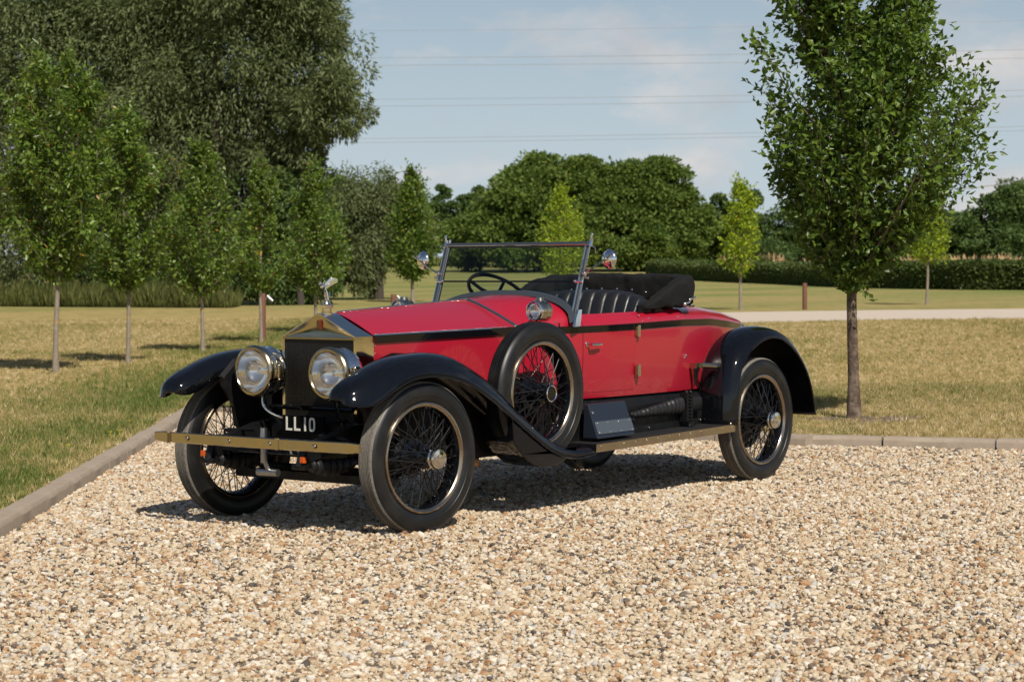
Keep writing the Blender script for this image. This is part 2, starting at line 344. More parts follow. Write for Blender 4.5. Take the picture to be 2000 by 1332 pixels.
# ---- body section functions
def ybf(x): return interp(-x, [1.36, 1.55, 1.77, 2.05, 2.34, 2.9, 3.3, 3.7, 4.1, 4.35, 4.48], [.41, .505, .585, .622, .632, .622, .575, .495, .36, .225, .07])
def zbf(x): return interp(-x, [0.12, 1.36, 1.8, 2.34, 2.9, 3.35, 3.77, 4.1, 4.35, 4.48], [1.111, 1.130, 1.129, 1.136, 1.147, 1.143, 1.111, 1.085, 1.052, 1.02])
def zcf(x): return interp(-x, [1.36, 1.6, 1.77, 2.9, 3.1, 3.4, 3.7, 4.0, 4.3, 4.48], [1.300, 1.320, 1.328, 1.262, 1.258, 1.25, 1.222, 1.175, 1.10, 1.03])
def zbot(x): return interp(-x, [1.36, 3.6, 4.1, 4.48], [.665, .665, .70, .80])
def side(x, z0=None, z1=None, n=9, off=0.):
    y, zb, b = ybf(x), zbf(x), zbot(x); z0 = b if z0 is None else z0; z1 = zb if z1 is None else z1
    return [(x, y-.03*max(0, (zb-.15-z)/(zb-.15-b))**2+off, z) for z in np.linspace(z0, z1, n)]
def arch(x, n=13, kind='deck'):
    y, zb, zc = ybf(x), zbf(x), zcf(x); P = []
    for k in range(n):
        th = k/(n-1)*math.pi/2; yy = y*math.cos(th); t = yy/y
        ze = zb+(zc-zb)*(1-t**2.3)**.5
        if kind == 'cowl':
            q = min(1, max(0, (-x-1.36)/.36)); q = q*q*(3-2*q); zl = zc-(zc-zb)*t**1.22; ze = zl*(1-q)+ze*q
        P.append((x, yy, ze))
    return P
def coam(x, off=0.):
    y, zb = ybf(x), zbf(x)
    return [(x, y+off, zb), (x, y-.008+off, zb+.025), (x, y-.028+off, zb+.05), (x, y-.062+off, zb+.072)]
xs_cowl = list(np.linspace(-1.362, -1.775, 12)); DX0, DX1 = -1.80, -2.335
def two(fn):                                    # both sides of the car
    b = B()
    for sgn in (1, -1): fn(b, sgn)
    return b
def mir(rows, s): return [[(p[0], p[1]*s, p[2]) for p in r] for r in rows]
bb = B()
for s in (1, -1):
    bb.loft(mir([side(x)+arch(x, kind='cowl')[1:] for x in xs_cowl], s))
    bb.loft(mir([side(x)+coam(x)[1:] for x in (-1.775, DX0+.002)], s))
    bb.loft(mir([side(x, None, .702, 3) for x in np.linspace(DX0+.002, DX1-.002, 8)], s))
    bb.loft(mir([side(x)+coam(x)[1:] for x in np.linspace(DX1-.002, -2.95, 9)], s))
    bb.loft(mir([side(x)+arch(x)[1:] for x in np.linspace(-2.95, -4.48, 26)], s))
bb.loft([[(-4.48, y*s, z) for _, y, z in side(-4.48)+arch(-4.48)[1:]] for s in (1, -1)])
BODY = bb.mk('body', red, CAR, sharp=50)
tag(BODY, 'red body tub with rounded tail')
# shut-line backing and cockpit lining
lin = B()
for s in (1, -1):
    lin.loft(mir([[(x, ybf(x)-.045, .69), (x, ybf(x)-.020, .85), (x, ybf(x)-.018, zbf(x)-.0), (x, ybf(x)-.05, zbf(x)+.055), (x, ybf(x)-.075, zbf(x)+.064), (x, ybf(x)-.10, zbf(x)+.02), (x, ybf(x)-.11, .70)] for x in np.linspace(-1.78, -2.95, 12)], s))
lin.loft([[(x, -.5, .70), (x, .5, .70)] for x in (-1.5, -3.0)])
lin.loft([[(-1.62, y, .7), (-1.62, y, 1.12+.14*math.sqrt(max(0, 1-(y/.55)**2)))] for y in np.linspace(-.54, .54, 12)])
lin.mk('cockpit_lining', lea, CAR)
for s in (1, -1):
    d = B().loft(mir([side(x, .704, None, 9, .0015)+coam(x, .0015)[1:] for x in np.linspace(DX0, DX1, 10)], s)).mk('door', red, CAR, sharp=50)
    hx, hy = -1.835, ybf(-1.835)
    h = B().tube([(hx, s*(hy), 1.012), (hx, s*(hy+.045), 1.012)], [.008, .007]).tube([(hx+.012, s*(hy+.046), 1.012), (hx-.03, s*(hy+.05), 1.012), (hx-.095, s*(hy+.048), 1.010)], [.009, .011, .008]).lathe([(.017, 0), (.017, .006), (.009, .01)], (hx, s*hy, 1.012), (0, s, 0), 14)
    h.mk('door_handle', nick, d)
    for hz in (1.085, .828):
        hh = B(); yh = ybf(-2.337)+.004
        hh.tube([(-2.337, s*(yh+.018), hz-.038), (-2.337, s*(yh+.018), hz+.038)], .012, 10).box((-2.36, s*(yh+.006)-.008, hz-.03), (-2.315, s*(yh+.006)+.008, hz+.03))
        hh.mk('hinge', brass, d)
# ---- belt stripe and rivet beads
for s in (1, -1):
    b = B()
    xs = [-.125]+list(np.linspace(-1.362, -1.362, 1))
    def stripe(x, o):
        y = interp(-x, [.12, 1.36], [.297, .413]) if x > -1.362 else ybf(x)
        z = zbf(x)
        return [(x, y+o*.2, z-.043), (x, y+o, z-.040), (x, y+o, z-.003), (x, y+o*.2, z)]
    b.loft(mir([stripe(x, .0075) for x in list(np.linspace(-.125, -1.36, 6))+list(np.linspace(-1.38, -4.40, 40))], s), caps=True).mk('belt_stripe', blk, CAR, sharp=60)
# ---- bonnet
BX0, BX1 = -.122, -1.352
def bon(x, drop=0.):
    t = (x-BX0)/(BX1-BX0); hw, zs, za = .293+t*.117, 1.111+t*.019, 1.2415+t*.0585; P = []
    for k in range(15):
        u = 1-k/14; P.append((x, hw*u, za-(za-zs)*(u**1.16*.92+u**2*.08)-drop))
    return P, hw, zs
BON = B()
for s in (1, -1):
    BON.loft(mir([bon(x)[0] for x in np.linspace(BX0, BX1, 14)], s))
BON = BON.mk('bonnet', red, CAR, sharp=60)
bs = B()
for s in (1, -1):
    bs.loft(mir([[(x, bon(x)[1]-.004, z) for z in np.linspace(.60, bon(x)[2], 7)] for x in np.linspace(BX0, BX1, 10)], s))
bs.mk('bonnet_side', red, CAR)
# plated bead lines: hinge between top and side, rear edge, centre hinge
rb = B()
for s in (1, -1):
    rb.tube([(x, s*(bon(x)[1]+.002), bon(x)[2]+.002) for x in np.linspace(BX0, BX1, 8)], .0055, 6)
rb.tube([(x, 0, bon(x)[0][-1][2]+.003) for x in np.linspace(BX0, BX1, 6)], .006, 8)
each(rb, 'hinge_bead', nick, BON)
rv = B()
for s in (1,):
    for x in np.linspace(BX0-.03, BX1+.02, 40): rv.ball((x, s*(bon(x)[1]-.012), bon(x)[2]+.0065), .0034, 4)
    for z in np.linspace(.70, 1.05, 9): rv.ball((BX0-.014, s*(bon(BX0)[1]-.001), z), .004, 4)
for x in np.linspace(BX0-.05, BX1, 22): rv.ball((x, .018, bon(x)[0][-1][2]-.001), .0034, 4)
each(rv, 'rivet', nick, BON)
def band(off, w0, w1):
    rows = []
    for x in (w0, w1):
        P, hw, zs = bon(max(x, BX1)); P2 = [(x, y+(off if i == 0 else 0), z+off) for i, (_, y, z) in enumerate(P)]
        rows.append(P2)
    return rows
bd = B()
for s in (1, -1): bd.loft(mir(band(.004, BX1+.016, BX1-.016), s))
solid(bd.mk('bonnet_rear_band', ggrey, BON, sharp=60), .006)
bl = B()
for s in (1, -1): bl.tube([(p[0]+.004, p[1]*s, p[2]+.005) for p in band(.004, BX1+.01, BX1)[1]], .0042, 6)
bl.mk('rear_band_bead', nick, BON)

# ---- radiator
RX0, RX1, RW, RS, RA, RZ = .031, -.122, .293, 1.108, 1.2455, .585
rs = B()
for s in (1, -1):
    rs.box((RX1, s*(RW-.010)-.010, RZ), (RX0, s*(RW-.010)+.010, RS))                     # side walls
    top = [(RW*u, RA-(RA-RS)*u) for u in np.linspace(1, .06, 8)]+[(0, RA-.0045)]
    rs.loft([[(x, y*s, z) for y, z in top] for x in (RX0, RX0-.004, RX1+.002, RX1)])       # sloping roof slabs
    rs.loft([[(RX0, y*s, z), (RX0+.002, y*s*.992, z-.003), (RX0+.001, y*s*.975, z-.007), (RX0-.006, y*s*.972, z-.009)] for y, z in top])
pd = B()                                                                                # pediment: slightly hollow panel
for s in (1, -1):
    rows = []
    for u in np.linspace(0, 1, 12):
        y = RW*.985*u; zt = RA-.007-(RA-RS)*u; zb_ = RS-.012
        rows.append([(RX0-.002-.010*math.sin(math.pi*v)*(1-u*u), y*s, zb_+(max(zt, zb_+.001)-zb_)*v) for v in np.linspace(0, 1, 8)])
    pd.loft(rows)
RAD = rs.mk('radiator_shell', nick, CAR, sharp=25)
pd.mk('pediment', brass, RAD, sharp=40)
B().box((RX0-.012, -RW*.97, RS-.020), (RX0+.004, RW*.97, RS-.009)).mk('shell_lip', brass, RAD)
B().box((RX1+.02, -RW+.021, RZ), (RX0-.008, RW-.021, RS-.021)).mk('radiator_core', core, RAD, smooth=False)
bg_ = bev(B().box((RX0-.016, -.014, 1.146), (RX0+.004, .014, 1.200)).mk('badge', badge, RAD), .003)
lt = B()
def strokes(b, ch, x, y0, z0, wd, ht, t, dep):
    """block letters drawn with bars on a plane facing +x; text runs towards +y"""
    def bar(u0, v0, u1, v1): b.box((x, y0+u0*wd, z0+v0*ht), (x+dep, y0+u1*wd, z0+v1*ht))
    a, c = t/wd, t/ht
    if ch == 'L': bar(0, 0, a, 1); bar(a, 0, 1, c)
    elif ch == '1' or ch == 'I': bar(.5-a/2, 0, .5+a/2, 1)
    elif ch == '0':
        th = np.linspace(0, 2*math.pi, 29); n = 28
        def sq(q, r): return (.5+(.5-r*a)*math.copysign(abs(math.cos(q))**.6, math.cos(q)), .5+(.5-r*c)*math.copysign(abs(math.sin(q))**.6, math.sin(q)))
        rows = [[(x+dx, y0+sq(q, r)[0]*wd, z0+sq(q, r)[1]*ht) for q in th[:-1]] for r, dx in ((0, 0), (0, dep), (1, dep), (1, 0))]
        b.loft(rows+[rows[0]], True)
    elif ch == 'R': bar(0, 0, a, 1); bar(a, 1-c, 1, 1); bar(1-a, .5, 1, 1-c); bar(a, .5-c/2, 1-a, .5+c/2); bar(.62, 0, .62+a, .5-c/2)
for k, (yy, zz) in enumerate(((-.010, 1.160), (-.005, 1.152))): strokes(lt, 'R', RX0+.004, yy, zz, .014, .032, .003, .0015+.0005*k)
lt.mk('monogram', nick, bg_, smooth=False)
cp = B().lathe([(.036, -.012), (.036, .008), (.030, .012), (.030, .034), (.040, .036), (.041, .052), (.034, .056), (.022, .060), (.018, .070), (.024, .076), (.012, .082), (0, .083)], (-.038, 0, 1.236), (0, 0, 1), 28)
cp.mk('filler_cap', nick, RAD)
# small winged ornament on the cap: leaning figure with swept wings
mz = 1.312; mo = B()
mo.tube([(-.045, 0, mz), (-.040, 0, mz+.018), (-.034, 0, mz+.040), (-.022, 0, mz+.066), (-.004, 0, mz+.086), (.004, 0, mz+.093)], [.012, .011, .013, .012, .015, .008], 10)
mo.ball((.013, 0, mz+.104), .0105, 8)
for s in (1, -1):
    mo.tube([(-.004, s*.008, mz+.088), (-.020, s*.026, mz+.096), (-.040, s*.036, mz+.106)], [.006, .005, .0035], 6)
    wing = [[(-.008-.066*t, s*(.008+.042*t), mz+.078+.040*t+.014*math.sin(3*t)+h*(.010+.012*math.sin(math.pi*min(1, t*.9+.1)))) for h in (-1, -.3, .4, 1)] for t in np.linspace(0, 1, 7)]
    mo.loft([r+[(x-.004, y+.004*s, z) for x, y, z in r[::-1]] for r in wing], True, True)
mo.tube([(-.040, .0, mz+.012), (-.064, 0, mz+.030), (-.070, 0, mz+.050)], [.007, .006, .002], 6)
mo.mk('winged_ornament', chrm, RAD)

# ---- headlamps
def headlamp(s):
    cx, cy, cz, r = .275, s*.295, .906, .152; L = empty('headlamp', (cx, cy, cz), CAR)
    d = B().lathe([(.128, -.012), (.140, -.02), (.143, -.055), (.1445, -.06), (.143, -.065), (.142, -.115), (.144, -.12), (.142, -.125), (.132, -.150), (.110, -.172), (.07, -.186), (0, -.19)], (0, 0, 0), (1, 0, 0), 48).mk('lamp_drum', chrm, L)
    B().lathe([(.122, -.02), (.123, .004), (.129, .012), (.140, .012), (.149, .004), (.152, -.008), (.150, -.024), (.143, -.03)], (0, 0, 0), (1, 0, 0), 56).mk('lamp_rim', brass, L)
    B().lathe([(.123, .003), (.10, .011), (.06, .017), (0, .02)], (0, 0, 0), (1, 0, 0), 40).mk('lens', lens, L)
    B().lathe([(.122, -.004), (.105, -.05), (.08, -.085), (.04, -.105), (.018, -.11), (.018, -.075), (0, -.07)], (0, 0, 0), (1, 0, 0), 40).mk('reflector', refl, L)
    cl = B()
    for sg in (1,):                                  # latch on the car's left of each drum
        cl.box((-.085, .142, -.032), (-.045, .158, .022)).tube([(-.03, .153, .016), (-.10, .153, .016)], .006, 8).tube([(-.03, .153, -.030), (-.095, .153, -.030)], .006, 8).tube([(-.052, .158, -.045), (-.052, .158, .03)], .009, 8).tube([(-.078, .158, -.045), (-.078, .158, .03)], .008, 8).ball((-.052, .158, -.048), .010, 6).ball((-.052, .158, .033), .010, 6)
    cl.mk('latch', brass, L)
    st = B().tube([(-.07, 0, -.142), (-.075, 0, -.19), (-.11, -s*.02, -.25), (-.16, -s*.03, -.30)], [.022, .016, .014, .014], 10).tube([(-.16, -s*.03, -.28), (-.16, s*.08, -.33)], .014, 8)
    st.mk('lamp_bracket', blk, L)
    q = 1 if s < 0 else -1
    B().tube(smooth_path([(-.055, q*.02, -.14), (-.05, q*.03, -.20), (-.06, q*.07, -.24), (-.09, q*.13, -.27), (-.14, q*.17, -.30)] if s < 0 else [(-.055, .02, -.14), (-.05, .025, -.19), (-.07, .02, -.25), (-.10, -.01, -.30)], 18), .0085, 8).mk('conduit', nick if s < 0 else blk, L)
    return L
for s in (1, -1): headlamp(s)
B().tube([(.10, -.33, .69), (.10, .33, .69)], .014, 8).mk('lamp_bar', blk, CAR)

# ---- wheels
def tyre_mesh(par, tm=None):
    side_p = [(.312, .047), (.322, .052), (.338, .0615), (.352, .064), (.354, .0665), (.372, .068), (.392, .0655), (.404, .0615), (.406, .063), (.413, .0595), (.4215, .053)]
    tr_ = [(.4275, .046)]
    for c0 in (.0405, .0285, .0165, .0045):
        tr_ += [(.4305, c0), (.4215, c0-.0008), (.4215, c0-.0066), (.431, c0-.0074)]
    full = side_p+tr_+[(r, -o) for r, o in (side_p+tr_)[::-1]]
    b = B().lathe(full, (0, 0, 0), (0, 1, 0), 96)
    nring = len(full); k0, k1 = len(side_p)-1, len(side_p)+2*len(tr_)
    mi = []
    for i in range(nring-1): mi += [1 if k0 <= i <= k1-1 else 0]*96
    return mesh('tyre', b.V, b.F, None, par, mats=[rub, tm or tread], mi=mi, sharp=30)
def spoke_mesh(par, hub_out=.118):
    b = B(); n = 24
    for ring, (rh, oh, rr, orr, off, cnt) in enumerate(((.048, hub_out, .288, .018, .55, 12), (.052, hub_out-.006, .288, .010, -.55, 12), (.088, -.040, .288, -.006, .62, 14), (.088, -.044, .288, -.016, -.62, 14), (.060, .045, .288, .030, .50, 10), (.060, .040, .288, .026, -.50, 10))):
        for k in range(cnt):
            a = 2*math.pi*(k+.5*(ring % 2)+.13*ring)/cnt; a2 = a+off
            p0 = (rh*math.cos(a2), oh, rh*math.sin(a2)); p1 = (rr*math.cos(a), orr, rr*math.sin(a))
            b.tube([p0, p1], .0028, 5, False); b.lathe([(.0045, 0), (.0045, .012), (.002, .014)], p1, (-p1[0], 0, -p1[2]), 6)
    return b.mk('spokes', spk, par)
spk = M('spoke_enamel', (.012, .012, .013), .28, .3, .5)
rimm = M('tarnished_rim', (.50, .40, .29), .17, 1); rimm.rough(.12, .28, 9)
def wheel(name, par, cap=True, hub_out=.118):
    W = empty(name, (0, 0, 0), par)
    tyre_mesh(W, None if cap else rub)
    rim = B().lathe([(.290, .050), (.296, .058), (.306, .0615), (.314, .059), (.318, .052)], (0, 0, 0), (0, 1, 0), 96).lathe([(.290, -.050), (.296, -.058), (.306, -.0615), (.314, -.059), (.318, -.052)], (0, 0, 0), (0, 1, 0), 96)
    rim.mk('rim_flange', rimm, W)
    B().lathe([(.296, .057), (.290, .048), (.284, .030), (.279, .022), (.279, -.022), (.284, -.030), (.290, -.048), (.296, -.057)], (0, 0, 0), (0, 1, 0), 72).mk('rim_well', blk, W)
    spoke_mesh(W, hub_out)
    B().lathe([(.0, -.06), (.098, -.055), (.098, -.036), (.072, -.025), (.062, .03), (.064, .052), (.048, .06), (.043, hub_out-.02), (.054, hub_out-.012), (.054, hub_out+.006), (.040, hub_out+.012), (.036, hub_out+.02), (0, hub_out+.02)], (0, 0, 0), (0, 1, 0), 40).mk('hub', blk, W)
    if cap:
        c = B().lathe([(.050, hub_out+.004), (.060, hub_out+.006), (.062, hub_out+.016), (.058, hub_out+.024), (.060, hub_out+.03), (.058, hub_out+.046), (.053, hub_out+.053), (.049, hub_out+.0535), (.047, hub_out+.050), (.026, hub_out+.052), (.024, hub_out+.056), (0, hub_out+.057)], (0, 0, 0), (0, 1, 0), 40).mk('hub_cap', nick, W)
    else:
        B().lathe([(.042, hub_out+.012), (.042, hub_out+.02), (.047, hub_out+.024), (.052, hub_out+.02), (.054, hub_out+.008)], (0, 0, 0), (0, 1, 0), 40).mk('hub_ring', chrm, W)
    # valve stem and balance bolts
    B().tube([(.286*math.cos(.9), .04, .286*math.sin(.9)), (.25*math.cos(.9), .05, .25*math.sin(.9))], .005, 6).mk('valve', brass, W)
    return W
W0 = wheel('front_wheel', CAR); W0.location = (0, TR, AX); W0.rotation_euler = (0, .3, -.07)
def dup_wheel(src, name, loc, rot):
    r = src.copy(); r.name = name; COL.objects.link(r); r.parent = CAR; r.location = loc; r.rotation_euler = rot
    for ch in list(src.children):
        c = ch.copy(); COL.objects.link(c); c.parent = r
    return r
dup_wheel(W0, 'front_wheel', (0, -TR, AX), (0, 1.1, math.pi-.07))
dup_wheel(W0, 'rear_wheel', (-WB, TR, AX), (0, 2.0, 0))
dup_wheel(W0, 'rear_wheel', (-WB, -TR, AX), (0, .7, math.pi))
SP = wheel('spare_wheel', CAR, cap=False, hub_out=.10); SP.location = (-1.125, .72, .742); SP.rotation_euler = (0, .5, 0)
tag(SP, 'spare wire wheel with open hub sunk in the left front wing')
ex = B()
for s in (1, -1): ex.lathe([(0, -.10), (.20, -.09), (.205, -.04), (.19, -.035), (0, -.03)], (-WB, s*(TR-.03), AX), (0, s, 0), 36)
each(ex, 'brake_drum', blkm, CAR)
B().lathe([(0, -.02), (.11, -.02), (.115, .05), (.09, .06), (0, .06)], (-1.125, .58, .742), (0, 1, 0), 30).tube([(-1.125, .38, .742), (-1.125, .60, .742)], .04, 12).mk('spare_carrier', blkm, CAR)

# ---- wings
wl = B()
arc = [(-1.125+.446*math.cos(q), .742+.446*math.sin(q)) for q in np.linspace(math.pi*1.293, math.pi*1.79, 30)]
top_ = [(-.757, .63), (-.92, .54), (-1.1, .435), (-1.28, .376), (-1.40, .368)]
pro = arc+top_
bev(wl.prism(pro, 1, .60, .822).mk('spare_wheel_well', blk, CAR, sharp=30), .02, 4)
FW = [(.608, .785, .770, .625, .700), (.600, .818, .758, .596, .735), (.575, .856, .752, .570, .768), (.52, .888, .758, .552, .795), (.44, .922, .788, .544, .815), (.34, .958, .845, .536, .83), (.20, .997, .895, .53, .83), (.06, 1.016, .914, .53, .83), (-.10, 1.022, .908, .53, .83), (-.25, 1.008, .880, .53, .83), (-.40, .960, .832, .53, .83), (-.55, .888, .765, .53, .83), (-.70, .795, .680, .53, .83), (-.85, .685, .590, .53, .83), (-.98, .595, .513, .53, .83), (-1.10, .518, .447, .53, .83), (-1.22, .452, .400, .53, .83), (-1.34, .415, .376, .53, .83), (-1.47, .402, .366, .53, .83), (-1.60, .400, .364, .53, .83)]
FWI = smooth_path(FW, 60)
def wing_row(st, s):
    x, zc, zl, yi, yo = st; yc = yi+(yo-yi)*.42; r = []
    for k in range(17):
        t = -1+2*k/16; y = yc+(yc-yi)*t if t < 0 else yc+(yo-yc)*t
        zz = zl+.018*(t < 0)+(zc-zl-.018*(t < 0))*(1-abs(t)**(2.4 if x < .45 else 3.0))**(.62 if x < .45 else .5) if abs(t) < 1 else zl+(.018 if t < 0 else 0)
        r.append((x, y*s, zz))
    h = min(.022, max(.002, (.56-x)*.2))+.018*min(1, max(0, (-.35-x)/.3))*min(1, max(0, (x+1.6)/.2)); r += [(x, (yo+.003)*s, zl-h*.5), (x, (yo+.001)*s, zl-h)]
    return r
for s in (1, -1):
    FWo = B().loft([wing_row(st, s) for st in FWI]).mk('front_wing', blk, CAR, sharp=70); solid(FWo, .006)
    B().tube([(st[0], (st[4]+.002)*s, st[2]-min(.022, max(.002, (.56-st[0])*.2))-.018*min(1, max(0, (-.35-st[0])/.3))*min(1, max(0, (st[0]+1.6)/.2))) for st in FWI[7:]], .006, 8).mk('wing_bead', blk, FWo)
    # splash apron between wing and frame
    ap = [(.31, .80), (.22, .68), (.20, .58), (.12, .50), (-.2, .40), (-.6, .36), (-1.5, .36), (-1.5, .44), (-1.1, .545), (-.8, .765), (-.55, .905), (-.3, .985), (0, 1.0), (.2, .95), (.31, .86)]
    solid(B().loft([[(x, .505*s, z) for x, z in ap], [(x, .535*s, z+(.0 if z < .6 else .02)) for x, z in ap]], True, True).mk('splash_apron', blkm, FWo, smooth=False), .002)
RWL = [(-3.222, .42), (-3.228, .56), (-3.238, .66), (-3.29, .82), (-3.40, .930), (-3.55, .998), (-3.70, 1.022), (-3.85, 1.005), (-3.98, .95), (-4.10, .865), (-4.20, .76), (-4.265, .65), (-4.305, .54), (-4.33, .43)]
RWL = smooth_path(RWL, 46); cxw = np.array([-3.74, .50])
for s in (1, -1):
    rows = []
    for i, (x, z) in enumerate(RWL):
        p = np.array([x, z]); dn = p-cxw; dn /= np.linalg.norm(dn); tt = i/45; r = []
        e = .062*min(1, (1-tt)*2.2+.25) if tt > .6 else .062
        for k in range(17):
            t = -1+2*k/16; yi, yo = .585, .842; yc = .665
            y = yc+(yc-yi)*t if t < 0 else yc+(yo-yc)*t
            g = (1-abs(t)**2.4)**.62 if t > 0 else 1-.25*abs(t)**2
            q = p+dn*e*g
            r.append((q[0], y*s, q[1]))
        q = p-dn*.02; r += [((p-dn*.008)[0], .846*s, (p-dn*.008)[1]), (q[0], .844*s, q[1])]
        rows.append(r)
    RWo = B().loft(rows).mk('rear_wing', blk, CAR, sharp=70); solid(RWo, .006)
    B().tube([(x-(x-cxw[0])/np.hypot(*(np.array([x, z])-cxw))*.018, .845*s, z-(z-cxw[1])/np.hypot(*(np.array([x, z])-cxw))*.018) for x, z in RWL], .0065, 8).mk('wing_bead', blk, RWo)
    # inner panel between wing and body
    inn = [tuple(np.array([x, z])+(np.array([x, z])-cxw)/np.linalg.norm(np.array([x, z])-cxw)*.045*min(1, (1-i_/45)*2.2+.25)) for i_, (x, z) in enumerate(RWL)]+[(-4.2, .42), (-3.23, .42)]
    B().prism([(x, z) for x, z in inn], 1, .575*s, .590*s).mk('inner_wing_panel', blkm, RWo, smooth=False)
# ---- running boards, valances
for s in (1, -1):
    RB = B().prism([(-1.60, .398), (-3.235, .424), (-3.235, .394), (-1.60, .368)], 1, .60*s, .826*s).mk('running_board', blkm, CAR, smooth=False)
    B().prism([(-1.62, .402), (-3.22, .4275), (-3.22, .424), (-1.62, .3985)], 1, .605*s, .815*s).mk('rubber_mat', mat_, RB, smooth=False)
    ed = B().prism([(-1.598, .400), (-3.235, .427), (-3.235, .377), (-1.598, .350)], 1, .826*s, .834*s).mk('edge_strip', brass, RB, smooth=False)
    rvb = B()
    for x in np.linspace(-1.64, -3.19, 13): rvb.ball((x, .834*s, .385-(x+1.6)*.0162), .0045, 4)
    each(rvb, 'edge_screw', brass, RB) if s > 0 else None
    B().loft([[(x, s*(ybf(x)-.06 if x < -1.36 else .36), .672), (x, s*(ybf(x)-.045 if x < -1.36 else .37), .645), (x, s*min(.602, ybf(x)-.03+.15), .60), (x, s*.602, .40)] for x in np.linspace(-1.36, -3.3, 14)]).mk('valance', blkm, CAR, smooth=False)
# ---- tool box step on the left running board
TB = B().loft([[(x, y, z) for x, y, z in ((-1.70, .655, .425), (-1.70, .775, .425), (-1.70, .765, .445), (-1.715, .685, .640), (-1.715, .655, .640))], [(x, y, z) for x, y, z in ((-2.115, .655, .430), (-2.115, .775, .430), (-2.115, .765, .45), (-2.13, .685, .642), (-2.13, .655, .642))]], True, True).mk('step_box', boxp, CAR, smooth=False); bev(TB, .006)
pl = B().loft([[(-1.71, .7675, .452), (-1.713, .736, .530)], [(-2.112, .7675, .455), (-2.115, .736, .532)]]).mk('kick_plate', alum, TB, smooth=False); solid(pl, .005, 0)
sc = B()
for x in np.linspace(-1.73, -2.09, 4):
    for t in (.12, .88): sc.ball((x, .7675-.0315*t+.004, .452+.078*t), .006, 5)
sc.ball((-1.725, .713, .585), .011, 6)
each(sc, 'screw', chrm, TB)
# ---- spring gaiter and lever behind the step
ga = B(); rows = []
for i in range(41):
    t = i/40; x = -2.25-.62*t; zc = .535+.035*t; h = .018+.037*t; wob = .004*math.sin(i*2.2)
    rows.append([(x, .635+.028*math.cos(q)+wob, zc+(h+wob)*math.sin(q)) for q in np.linspace(0, 2*math.pi, 13)[:-1]])
ga.loft(rows, True, True); rows = []
for i in range(9):
    x = -2.965-.015*i; rows.append([(x, .635+.03*math.cos(q), .572+.052*math.copysign(abs(math.sin(q))**.6, math.sin(q))) for q in np.linspace(0, 2*math.pi, 13)[:-1]])
ga.loft(rows, True, True); each(ga, 'spring_gaiter', lea, CAR)
cl = B()
for x in (-2.895, -2.945): cl.box((x-.012, .615, .46), (x+.012, .672, .65)); cl.ball((x, .66, .655), .014, 6)
for z in np.linspace(.47, .63, 8): cl.tube([(-2.94, .668, z), (-2.90, .668, z)], .008, 6)
cl.tube([(-2.93, .67, .455), (-2.93, .67, .43)], .03, 10).tube([(-2.22, .64, .53), (-2.28, .64, .50)], .022, 10).ball((-2.24, .66, .545), .016, 6).ball((-2.90, .68, .43), .012, 6)
cl.mk('spring_shackle', blkm, CAR)
nb = B()
for x, z in ((-1.66, .56), (-1.66, .50), (-2.18, .435), (-2.52, .44), (-3.12, .52), (-3.15, .455)): nb.ball((x, .607, z), .008, 6)
each(nb, 'bolt', nick, CAR)
# ---- step bracket by the left rear wing, body details
stp = B().box((-3.13, .60, .812), (-3.02, .655, .848)).tube([(-3.09, .655, .832), (-3.17, .705, .825), (-3.24, .715, .822)], [.020, .017, .014], 10)
stp.loft([[(-3.035, .605, .815), (-3.12, .605, .815), (-3.12, .625, .815), (-3.035, .625, .815)], [(-3.075, .600, .690), (-3.085, .600, .690), (-3.085, .606, .690), (-3.075, .606, .690)]], True, True)
stp.mk('step_bracket', brass, CAR)
bt = B()
for x, z in ((-2.945, .903), (-1.735, 1.155), (-1.71, 1.19), (-1.60, 1.16), (-2.50, 1.165), (-2.38, 1.185), (-2.42, 1.15), (-2.85, 1.17)): bt.ball((x, ybf(x)+.004 - (.012 if z > 1.14 else 0), z), .0105 if z < 1 else .007, 6)
each(bt, 'stud', chrm, CAR)
for s in (1, -1):
    ir = B().prism([(-2.42, 1.205), (-2.42, 1.245), (-2.43, 1.252), (-2.66, 1.258), (-2.68, 1.23), (-2.72, 1.205)], 1, .575*s, .592*s).ball((-2.64, .60*s, 1.235), .018, 6).ball((-2.60, .60*s, 1.215), .012, 6)
    ir.mk('hood_iron', blkm, CAR, smooth=False)
    B().tube([(-2.90, .640*s, 1.255), (-2.94, .652*s, 1.262), (-2.95, .655*s, 1.285), (-3.02, .650*s, 1.292)], .008, 8).ball((-2.90, .642*s, 1.25), .016, 6).ball((-2.95, .652*s, 1.28), .012, 6).mk('hood_clasp', chrm, CAR)
dr = B()
for s in (1, -1): dr.tube([(-3.25, .42*s, 1.222), (-3.45, .36*s, 1.228), (-3.62, .25*s, 1.222)], .009, 8)
each(dr, 'deck_rail', chrm, CAR)

